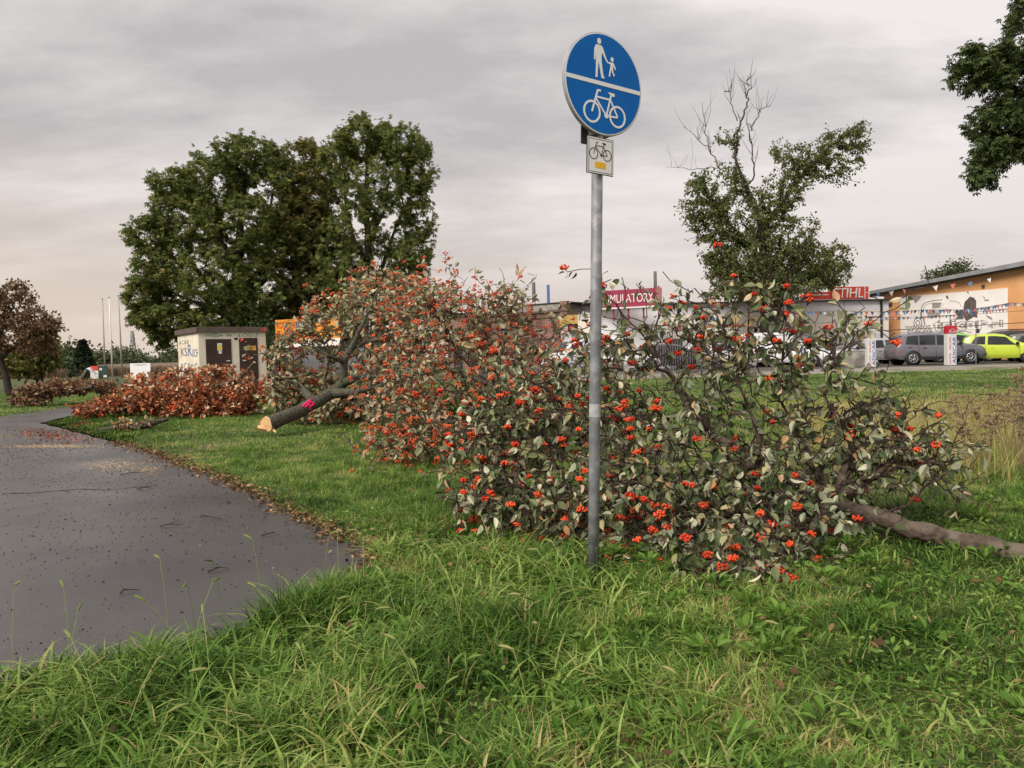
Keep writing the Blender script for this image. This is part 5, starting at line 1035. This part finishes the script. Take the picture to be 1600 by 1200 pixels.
tri(q_([(445, 425), (600, 415), (590, 470), (480, 510), (440, 480)]), gyl); tri(q_([(1120, 460), (1190, 490), (1210, 530), (1150, 500)]), gyl)
tri(q_([(225, 240), (380, 240), (345, 290), (300, 330), (280, 290), (235, 285)]), gyl); tri(q_([(655, 240), (680, 240), (695, 280), (670, 275)]), gyd); tri(q_([(905, 190), (925, 195), (930, 215), (912, 210)]), gyd); tri(q_([(1085, 240), (1115, 260), (1110, 305), (1165, 300), (1160, 280), (1120, 290)]), gyl)
def line(pts, r_=.02, m_=gyd, nm='print_line'): return mk(nm, *ringtube([(f7.uv(*p, .045)[0], -.045, f7.uv(*p, .045)[1]) for p in q_(pts)], r_, 4), m_, bn)
line([(375, 480), (370, 400), (385, 350), (420, 320), (500, 300), (620, 285)]); line([(400, 460), (395, 380), (430, 340), (495, 330)], .012); line([(700, 300), (770, 305), (820, 325), (835, 370)], .012); line([(360, 460), (390, 500), (415, 570), (400, 580)], .03); line([(640, 330), (600, 380), (660, 395), (700, 400)], .01)
for rr_2 in (.33, .16):
    cc = f7.uv(*q_([(330, 560)])[0], .045); mk('print_line', *ringtube([(cc[0]+rr_2*.75*math.cos(a), -.045, cc[1]+rr_2*math.sin(a)) for a in np.linspace(0, 6.28, 20)], .022, 4), gyd, bn)
for s_, x0, y1_, x1, y0_ in (('www.', 178, 598, 500, 655), ('tricar', 505, 520, 1150, 640), ('.pl', 1155, 530, 1330, 625)):
    (xa, ya), (xb, yb) = q_([(x0, y1_), (x1, y0_)]); u0, t1 = f7.uv(xa, ya, .05); u1, t0 = f7.uv(xb, yb, .05)
    q3 = .06; text(s_, u1-u0, t1-t0, gyl, bn, (u0, -.043, t0), ext=.004, offset=.085)
    tt = text(s_, u1-u0-2*q3, t1-t0-2*q3, ban, bn, (u0+q3, -.048, t0+q3), ext=.006, name='lettering_fill', offset=-.005)
# fence bars
f8 = Fr('bar_fence', 1028, 41, 1172, 41.5, z=.15); tag(f8.e, 'grey vertical bar fence in front of the showroom hall', 'fence'); hf = f8.uv(1100, 517)[1]; nb_ = int(f8.w/.135)
fmz = pm('fence_steel', (.20, .19, .20), (.14, .13, .14), 4, .6, metal=.2); boxes('bars', [(i*.135, 0, 0, i*.135+.028, .028, hf+.08*(i % 2)) for i in range(nb_)], fmz, f8.e); boxes('rail', [(0, .03, hf*.80, f8.w, .06, hf*.80+.05), (0, .03, .2, f8.w, .06, .25)], fmz, f8.e); boxes('post', [(i*2.2-.05, .065, 0, i*2.2+.03, .14, hf+.05) for i in range(3)], fmz, f8.e)
# low concrete wall
f9 = Fr('low_wall', 1300, 42, 1368, 41, z=.1); tag(f9.e, 'low stained concrete wall left of the grey estate car', 'wall'); h9 = f9.uv(1340, 549)[1]; h9b = f9.uv(1305, 562)[1]; boxes('wall_slab', [(0, 0, -.1, f9.w, .25, h9b), (f9.w*.28, .002, h9b+.001, f9.w, .248, h9)], concrete, f9.e, .02); boxes('coping', [(f9.w*.27, -.02, h9+.001, f9.w+.02, .27, h9+.05)], concrete, f9.e)
# advertising pillars
wht = pm('pillar_white', (.62, .61, .60), (.55, .54, .53), 3, .6)
def pillar(x0, x1, yt, yb, Y, lb, top='red'):
    f = Fr('advert_pillar', x0, Y, x1, Y, z=.15); e = f.e; tag(e, lb, 'advert pillar', 'advertising pillars in front of the parked cars'); w_ = f.w; h_ = f.uv(x0, yt)[1]; ht = h_*.80
    boxes('column', [(0, 0, 0, w_, w_*.8, ht)], wht, e, .02)
    if top == 'red':
        boxes('head', [(-.01, -.01, ht, w_+.01, w_*.8+.01, h_)], pm('pillar_red', (.45, .02, .04), (.4, .02, .035), 3, .6), e, .02); mk('car_outline', *merge(ringtube([(w_*.15, -.02, ht+.10), (w_*.35, -.02, ht+.2), (w_*.6, -.02, ht+.22), (w_*.9, -.02, ht+.10)], .012, 4), ringtube([(w_*.15, -.02, ht+.07), (w_*.9, -.02, ht+.07)], .02, 4)), wht, e)
    elif top == 'grey':
        boxes('head', [(-.01, -.01, ht, w_+.01, w_*.8+.01, h_)], pm('pillar_grey', (.42, .44, .43), (.36, .38, .37), 3, .6), e, .02); text('AUTO', w_*.8, .10, darkm, e, (w_*.1, -.02, ht+.12)); text('SKUP', w_*.8, .08, darkm, e, (w_*.1, -.02, ht+.02))
    text('ADICAR', ht*.84, w_*.36, bluep, e, (w_*.90, -.006, ht*.06), rot=(math.pi/2, -math.pi/2, 0), ext=.005)
    text('AUTO', ht*.32, w_*.17, redp, e, (w_*.34, -.006, ht*.06), rot=(math.pi/2, -math.pi/2, 0), ext=.005); text('SALON', ht*.38, w_*.17, redp, e, (w_*.34, -.006, ht*.50), rot=(math.pi/2, -math.pi/2, 0), ext=.005)
    mk('pole', *ringtube([(w_*.5, w_*.4, h_), (w_*.5, w_*.4, h_+.42)], .018, 6), darkm, e)
pillar(1481, 1495, 509, 568, 37.4, 'white pillar with a red head in front of the grey estate car'); pillar(1356, 1369, 516, 570, 38, 'white pillar with a pale grey head at the tail of the grey estate car', 'grey'); pillar(1246, 1256, 528, 573, 38.5, 'small white pillar beside the white parked hatchback', 'none')
# little flag on a stick
p0 = at(1525, 560, 38); p0.z = .15; root = empty('flag_stick', p0); tag(root, 'thin stick with a small dark flag standing before the lime car', 'flag'); ht = at(1525, 514, 38).z-.15; mk('stick', *ringtube([(0, 0, 0), (0, 0, ht)], .02, 6), steel, root); mk('flag', *prism([(.02, ht-.22), (.18, ht-.20), (.19, ht-.02), (.02, ht)], -.01, .01), darkm, root)
# wires
wm2 = pm('wire_black', (.03, .03, .032)); 
def wire(a, b, sag, lb, r_=.012, Ya=40, Yb=40):
    p, q_2 = at(a[0], a[1], Ya), at(b[0], b[1], Yb); pts = [p.lerp(q_2, t/24)-Vector((0, 0, sag*4*(t/24)*(1-t/24))) for t in range(25)]
    o = mk('overhead_wire', *ringtube(pts, r_, 5), wm2, None, True); tag(o, lb, 'cable'); return o
wire((1205, 524), (1660, 500), .06, 'thick dark wire crossing in front of the orange hall banner', .018); wire((1190, 508), (1640, 482), .1, 'thin wire above the thick one across both halls', .009); wire((888, 486), (948, 448), .35, 'cable sagging from the brick building to the burgundy roof sign', .03, 66, 47)
# bunting
pb, pr, pw_ = pm('pennant_blue', (.10, .17, .30), (.08, .14, .25), 3), pm('pennant_red', (.55, .14, .12), (.48, .12, .1), 3), pm('pennant_white', (.66, .62, .60), (.58, .55, .53), 3)
def bunting(pts, Y, n, sz, lb, cols, sag=0):
    P = [at(x_, y_, Y) for x_, y_ in pts]; root = empty('bunting', (P[0].x, Y, 0)); tag(root, lb, 'bunting', 'pennant strings over the car park'); O = Vector((P[0].x, Y, 0)); P = [p-O for p in P]
    Q = []
    for i in range(len(P)-1):
        for k in range(8): t = k/8; Q.append(P[i].lerp(P[i+1], t)-Vector((0, 0, sag*4*t*(1-t))))
    Q.append(P[-1]); mk('cord', *ringtube(Q, .010, 4), wm2, root); meshes = {}
    for i in range(n):
        t = (i+.5)/n*(len(Q)-1); k = int(t); p = Q[k].lerp(Q[k+1], t-k); c = cols[i % len(cols)]; s_ = sz*(.85+.3*random.random()); key = c.name
        if key not in meshes:
            o = mk('pennant', [(-.5, 0, 0), (.5, 0, 0), (.02, .08, -1.15), (-.5, .02, -.01), (.5, .02, -.01), (.02, .10, -1.14)], [(0, 2, 1), (3, 4, 5), (0, 3, 5, 2), (1, 2, 5, 4), (0, 1, 4, 3)], c, root); meshes[key] = o
        else: o = meshes[key].copy(); COL.objects.link(o); o.parent = root
        o.location = p; o.scale = (s_, s_, s_); o.rotation_euler = (random.gauss(0, .25), random.gauss(0, .12), random.gauss(0, .4))
bunting([(1362, 459), (1430, 450), (1520, 440), (1620, 420)], 42, 10, .24, 'highest pennant string rising across the orange hall wall', [pb, pw_, pr])
bunting([(1235, 488), (1300, 487), (1390, 487), (1450, 484), (1505, 484), (1540, 480), (1580, 473), (1650, 478)], 41, 72, .20, 'middle pennant string packed with blue and red flags across both halls', [pb, pr, pb, pw_, pb])
bunting([(1310, 495), (1380, 496), (1440, 495), (1490, 492), (1530, 487), (1575, 482)], 41.5, 44, .16, 'lowest pennant string of small flags below the middle one', [pb, pb, pr, pw_])
# ---------------- cars ----------------
rub = pm('tyre_rubber', (.022, .022, .023), (.016, .016, .017), 8, .85); rimm = pm('alloy', (.45, .45, .46), (.36, .36, .37), 5, .35, metal=.7); lampm = pm('headlamp_glass', (.62, .62, .60), (.5, .5, .48), 12, .12, spec=.8); tailm = pm('tail_red', (.40, .02, .02), (.3, .015, .015), 8, .2, spec=.7)
cglass = pm('car_glass', (.030, .034, .034), (.018, .02, .021), 1.2, .12, spec=.35); trimm = pm('black_trim', (.022, .022, .024), (.016, .016, .018), 6, .6); platem = pm('plate_pale', (.6, .6, .58), (.55, .55, .53), 5)
def car(name, label, loc, yaw, Lc, Wc, Hc, paint, prof, wins, ws, rs, wheels, group='parked cars on the dealer lot', clad=False, wr=.33, roofrail=False, taily=.55):
    """prof: (x fraction from tail, bottom, belt, top, halfwidth fraction at belt, at top)"""
    root = empty(name, loc, yaw); tag(root, label, 'van' if 'van' in name else 'car', group)
    xs = np.array([p[0]*Lc-Lc/2 for p in prof]); zb = np.array([p[1] for p in prof]); zs = np.array([p[2] for p in prof])*Hc; zt = np.array([p[3] for p in prof])*Hc; hw = np.array([p[4] for p in prof])*Wc/2; ht = np.array([p[5] for p in prof])*Wc/2
    fx = np.linspace(xs[0], xs[-1], 44); fx = np.unique(np.concatenate([fx, xs]))
    I = lambda a, x: float(np.interp(x, xs, a)); V = []; F = []; ring = 13
    for x in fx:
        b, s_, t, w1, w2 = I(zb, x), I(zs, x), I(zt, x), I(hw, x), I(ht, x); half = [(w1*.90, b), (w1*.975, b+.12), (w1, b+.35*(s_-b)), (w1*.995, b+.75*(s_-b)), (w1*.965, s_), (w2+(w1*.965-w2)*.12, s_+(t-s_)*.86), (w2*.86, t-.012), (0, t+.03)]
        pts = [(-y, z) for y, z in half[:-1]]+[(0, half[-1][1])]+[(y, z) for y, z in half[:-1]][::-1]; ring = len(pts); V += [(x, y, z) for y, z in pts]
    n_ = len(fx)
    for i in range(n_-1):
        for j in range(ring): F.append((i*ring+j, i*ring+(j+1) % ring, (i+1)*ring+(j+1) % ring, (i+1)*ring+j))
    F.append(tuple(range(ring))); F.append(tuple((n_-1)*ring+j for j in range(ring))[::-1])
    body = mk('body', V, F, paint, root, True); bm = bmesh.new(); bm.from_mesh(body.data); bmesh.ops.recalc_face_normals(bm, faces=bm.faces); bm.to_mesh(body.data); bm.free()
    try: body.data.set_sharp_from_angle(angle=R(38))
    except Exception: pass
    def sidep(x, t, sgn, off=.008):
        s_, tt, w1, w2 = I(zs, x), I(zt, x), I(hw, x)*.965, I(ht, x); f = t*.86; ya = w1; yb = w2+(w1-w2)*.12; return (x, sgn*(ya+(yb-ya)*t+off), s_+(tt-s_)*f)
    for sgn in (-1, 1):
        for (xa, xb, xc, xd) in wins:   # bottom-left, bottom-right, top-right, top-left in fractions
            V = []; F = []; nx = 8; ny = 4
            for j in range(ny+1):
                t = .06+.88*j/ny
                for i in range(nx+1):
                    u = i/nx; xl = xa+(xd-xa)*t; xr = xb+(xc-xb)*t; x = (xl+(xr-xl)*u)*Lc-Lc/2; V.append(sidep(x, t, sgn))
            for j in range(ny):
                for i in range(nx): F.append((j*(nx+1)+i, j*(nx+1)+i+1, (j+1)*(nx+1)+i+1, (j+1)*(nx+1)+i))
            mk('window', V, F, cglass, root, True)
    def topp_(name, a, b, m_, k=.80, offz=.012):
        V = []; F = []; nx = 8; ny = 8
        for i in range(nx+1):
            x = (a+(b-a)*i/nx)*Lc-Lc/2; w2 = I(ht, x)*k; t = I(zt, x)
            for j in range(ny+1): y = -w2+2*w2*j/ny; V.append((x, y, t-.012+.042*(1-abs(y)/(w2/k))+offz))
        for i in range(nx):
            for j in range(ny): F.append((i*(ny+1)+j, (i+1)*(ny+1)+j, (i+1)*(ny+1)+j+1, i*(ny+1)+j+1))
        mk(name, V, F, m_, root, True)
    topp_('windscreen', ws[0], ws[1], cglass); topp_('rear_window', rs[0], rs[1], cglass)
    for wx in wheels:
        for sgn in (-1, 1):
            x = wx*Lc-Lc/2; y = sgn*(I(hw, x)-.20); arch = mk('wheel_arch', *ringtube([(x, sgn*(I(hw, x)-.03), wr), (x, sgn*(I(hw, x)+.006), wr)], [wr*1.17]*2, 28), trimm, root, True)
            tr_ = [(x, y, wr), (x, y+sgn*.02, wr), (x, y+sgn*.17, wr), (x, y+sgn*.215, wr), (x, y+sgn*.225, wr)]
            wl = empty('wheel', (0, 0, 0), 0, root); mk('tyre', *ringtube(tr_, [wr*.9, wr, wr, wr*.93, wr*.68], 28), rub, wl, True)
            vv = [ringtube([(x, y+sgn*.20, wr), (x, y+sgn*.232, wr)], [wr*.14]*2, 12)]
            k = 28; vv.append(ringtube([(x+math.cos(a)*wr*.62, y+sgn*.226, wr+math.sin(a)*wr*.62) for a in np.linspace(0, 2*math.pi, k)], .018, 5))
            for s5 in range(7):
                a = 2*math.pi*s5/7+.3; vv.append(ringtube([(x+math.cos(a)*.03, y+sgn*.228, wr+math.sin(a)*.03), (x+math.cos(a)*wr*.6, y+sgn*.228, wr+math.sin(a)*wr*.6)], [.028, .020], 5))
            mk('rim', *merge(*vv), rimm, wl, True)
    # lamps, mirrors, handles, plates, lower trim
    xe = Lc/2; fr_ = I(zs, xe-.25); 
    for sgn in (-1, 1):
        yw = I(hw, xe-.18); P = [(xe-.52, sgn*(I(hw, xe-.52)*.985), fr_-.02), (xe-.10, sgn*(I(hw, xe-.10)*.97), fr_-.10), (xe+.01, sgn*I(hw, xe)*.66, fr_-.16), (xe+.0, sgn*I(hw, xe)*.66, fr_-.28), (xe-.08, sgn*(I(hw, xe-.08)*.99+.01), fr_-.27), (xe-.38, sgn*(I(hw, xe-.38)*1.005+.005), fr_-.15)]
        C = Vector((sum(p[0] for p in P)/6, sum(p[1] for p in P)/6+sgn*.02, sum(p[2] for p in P)/6)); V = [tuple(C)]+[(p[0]+.012, p[1]+sgn*.008, p[2]) for p in P]; mk('headlight', V, [(0, i+1, (i+1) % 6+1) for i in range(6)], lampm, root, True)
        xt = -Lc/2; zt_ = I(zs, xt+.1)*taily*1.35; P = [(xt-.012, sgn*I(hw, xt)*.70, zt_+.10), (xt+.03, sgn*(I(hw, xt+.03)*.99+.01), zt_+.10), (xt+.28, sgn*(I(hw, xt+.28)*1.0+.008), zt_+.04), (xt+.10, sgn*(I(hw, xt+.1)+.010), zt_-.12), (xt-.012, sgn*I(hw, xt)*.74, zt_-.12)]
        mk('tail_light', P, [(0, 1, 2, 3, 4)], tailm, root)
        xm = ws[1]*Lc-Lc/2-.28 if ws[1] > ws[0] else 0; zm = I(zs, xm)+.06; v_, f_v = ringtube([(xm, sgn*(I(hw, xm)*.97), zm), (xm+.02, sgn*(I(hw, xm)+.08), zm+.03), (xm+.01, sgn*(I(hw, xm)+.20), zm+.05)], [.03, .09, .06], 8); mk('mirror', v_, f_v, trimm, root, True)
        for (xa, xb, xc, xd) in wins[:2] if len(wins) > 1 else wins: xh = xa*Lc-Lc/2+.16; boxes('handle', [(xh, sgn*I(hw, xh)*1.0-.01, I(zs, xh)-.15, xh+.17, sgn*I(hw, xh)*1.0+.022, I(zs, xh)-.12)], trimm if clad else paint, root)
    boxes('grille', [(xe-.03, -Wc*.26, fr_-.40, xe+.014, Wc*.26, fr_-.26)], trimm, root, .01); boxes('number_plate', [(xe+.016, -.26, fr_-.52, xe+.03, .26, fr_-.41)], platem, root); boxes('lower_bumper', [(xe-.03, -Wc*.38, I(zb, xe)+.02, xe+.012, Wc*.38, I(zb, xe)+.16)], trimm, root, .02)
    if roofrail: mk('roof_rail', *merge(*[ringtube([(-Lc*.36, s2*Wc*.37, Hc*.99), (-Lc*.30, s2*Wc*.37, Hc*1.03), (Lc*.02, s2*Wc*.37, Hc*1.035), (Lc*.10, s2*Wc*.37, Hc*.985)], .02, 6) for s2 in (-1, 1)]), steel if roofrail == 1 else trimm, root, True)
    if clad:
        boxes('sill_cladding', [(-Lc*.27, s2*Wc*.5-.02, .26, Lc*.26, s2*Wc*.5+.012, .42) for s2 in (-1, 1)], trimm, root, .01)
    # door seams
    vf = []
    for sgn in (-1, 1):
        for w_ in wins:
            for xf in (w_[1]+.008,):
                x = xf*Lc-Lc/2; vf.append(ringtube([(x, sgn*(I(hw, x)*.965+.004), I(zs, x)), (x, sgn*(I(hw, x)+.001), I(zs, x)*.75), (x, sgn*(I(hw, x)+.001), .42)], .006, 4))
    mk('door_seam', *merge(*vf), trimm, root)
    return root
SUV = [(0, .42, .56, .60, .80, .70), (.015, .34, .60, .66, .90, .74), (.05, .30, .63, .84, .95, .76), (.10, .28, .64, .945, .98, .78), (.2, .28, .62, .985, 1, .79), (.35, .27, .605, 1, 1, .80), (.5, .27, .59, .99, 1, .79), (.6, .27, .585, .94, 1, .77), (.70, .27, .60, .72, 1, .80), (.76, .28, .605, .655, 1, .86), (.86, .29, .58, .62, .98, .86), (.94, .30, .52, .56, .92, .82), (.985, .34, .42, .47, .82, .72), (1, .40, .36, .40, .74, .64)]
suvw = [(.095, .235, .245, .13), (.25, .42, .43, .255), (.44, .705, .57, .445)]
HAT = [(0, .40, .55, .58, .82, .72), (.015, .32, .60, .66, .90, .74), (.06, .28, .64, .88, .95, .74), (.12, .26, .65, .955, .98, .76), (.25, .25, .63, .995, 1, .78), (.42, .25, .605, 1, 1, .79), (.55, .25, .60, .955, 1, .78), (.66, .25, .60, .80, 1, .80), (.76, .26, .605, .66, 1, .84), (.86, .27, .575, .62, .97, .84), (.94, .28, .50, .55, .90, .80), (.985, .32, .40, .46, .80, .72), (1, .38, .34, .39, .70, .62)]
hatw = [(.12, .30, .31, .19), (.33, .70, .55, .34)]
grey = pm('paint_grey', (.13, .125, .145), (.12, .115, .135), 2, .35, spec=.5, coat=.5); lime = pm('paint_lime', (.45, .55, .05), (.42, .51, .04), 2, .35, coat=.5); green = pm('paint_green', (.22, .50, .09), (.2, .46, .08), 2, .35, coat=.5); dark = pm('paint_dark', (.035, .035, .04), (.03, .03, .034), 2, .3, coat=.6); cwhite = pm('paint_white', (.66, .66, .67), (.6, .6, .61), 2, .35, coat=.4); silver = pm('paint_silver', (.42, .42, .43), (.38, .38, .39), 2, .3, metal=.4, coat=.5)
def cl_(px, Y, z=.15): p = at(px, 560, Y); return (p.x, p.y, z)
car('parked_car', 'dark grey estate style off roader parked side on behind the red headed pillar', cl_(1460, 39.9), R(-3), 4.55, 1.78, 1.64, grey, SUV, suvw, (.585, .74), (.012, .09), (.175, .80), clad=True, roofrail=1, wr=.35)
car('parked_car', 'bright lime small hatchback turned toward the road', cl_(1562, 39.9), R(-26), 3.65, 1.66, 1.50, lime, HAT, hatw, (.57, .755), (.012, .11), (.16, .81), wr=.30)
car('parked_car', 'light green car mostly hidden behind the grey off roader', cl_(1500, 44), R(-12), 3.9, 1.7, 1.66, green, HAT, hatw, (.57, .755), (.012, .11), (.16, .81), roofrail=2)
car('parked_car', 'dark car behind the lime hatchback, roof rails showing', cl_(1600, 44.2), R(-30), 4.4, 1.8, 1.72, dark, SUV, suvw, (.585, .74), (.012, .09), (.175, .80), roofrail=2)
car('parked_car', 'grey green car cut by the right edge behind the lime hatchback', cl_(1640, 41.5), R(-25), 4.4, 1.76, 1.50, pm('paint_slate', (.10, .115, .115), (.09, .1, .1), 2, .35, coat=.5), HAT, hatw, (.57, .755), (.012, .11), (.16, .81))
car('parked_car', 'white hatchback seen beside the ivy clad tree trunk', cl_(1252, 42.5), R(-52), 3.9, 1.7, 1.46, cwhite, HAT, hatw, (.57, .755), (.012, .11), (.16, .81))
car('parked_car', 'silver car behind the low concrete wall', cl_(1352, 43.8), R(178), 4.2, 1.72, 1.46, silver, HAT, hatw, (.57, .755), (.012, .11), (.16, .81))
car('parked_car', 'black car behind the bar fence', cl_(1050, 43.5), R(10), 4.2, 1.72, 1.46, dark, HAT, hatw, (.57, .755), (.012, .11), (.16, .81))
car('parked_car', 'pale car between bar fence and trunk of the ivy clad tree', cl_(1118, 43.8), R(-70), 4.2, 1.72, 1.44, cwhite, HAT, hatw, (.57, .755), (.012, .11), (.16, .81))
car('parked_car', 'white car with its nose hidden in the nearest felled crown, right of the post', cl_(972, 43), R(5), 4.3, 1.72, 1.44, cwhite, HAT, hatw, (.57, .755), (.012, .11), (.16, .81))
VAN = [(0, .36, .50, .90, .92, .84), (.02, .30, .52, .985, .97, .88), (.1, .28, .52, 1, 1, .90), (.4, .28, .52, 1, 1, .90), (.6, .28, .52, .985, 1, .88), (.70, .28, .52, .90, 1, .86), (.82, .28, .50, .60, .99, .86), (.92, .30, .46, .52, .95, .84), (.985, .34, .36, .42, .86, .78), (1, .40, .30, .34, .78, .70)]
car('parked_van', 'white van between the brick building and the sign post', cl_(909, 46, 0), R(200), 4.9, 1.9, 2.1, cwhite, VAN, [(.56, .77, .70, .57)], (.70, .82), (.002, .015), (.18, .82))
car('parked_van', 'white van partly hidden by the ivy clad tree and a sale board', cl_(1176, 44.5), R(195), 4.4, 1.8, 1.95, cwhite, VAN, [(.56, .77, .70, .57)], (.70, .82), (.002, .015), (.18, .82))
f = Fr('sale_board', 1176, 41, 1212, 40.5, z=.15); tag(f.e, 'white board with dark lettering in front of the white van by the tree', 'board'); u0, z0, u1, z1 = rect(f, 1176, 546, 1212, 562)
boxes('board', [(0, 0, z0, f.w, .05, z1)], wht, f.e); text('AUTO', f.w*.5, .10, bluep, f.e, (.15, -.01, z1-.16)); text('PARTNER', f.w*.85, .17, darkm, f.e, (.08, -.01, z0+.16)); boxes('post', [(.08, .06, 0, .14, .12, z1), (f.w-.14, .06, 0, f.w-.08, .12, z1)], steel, f.e)
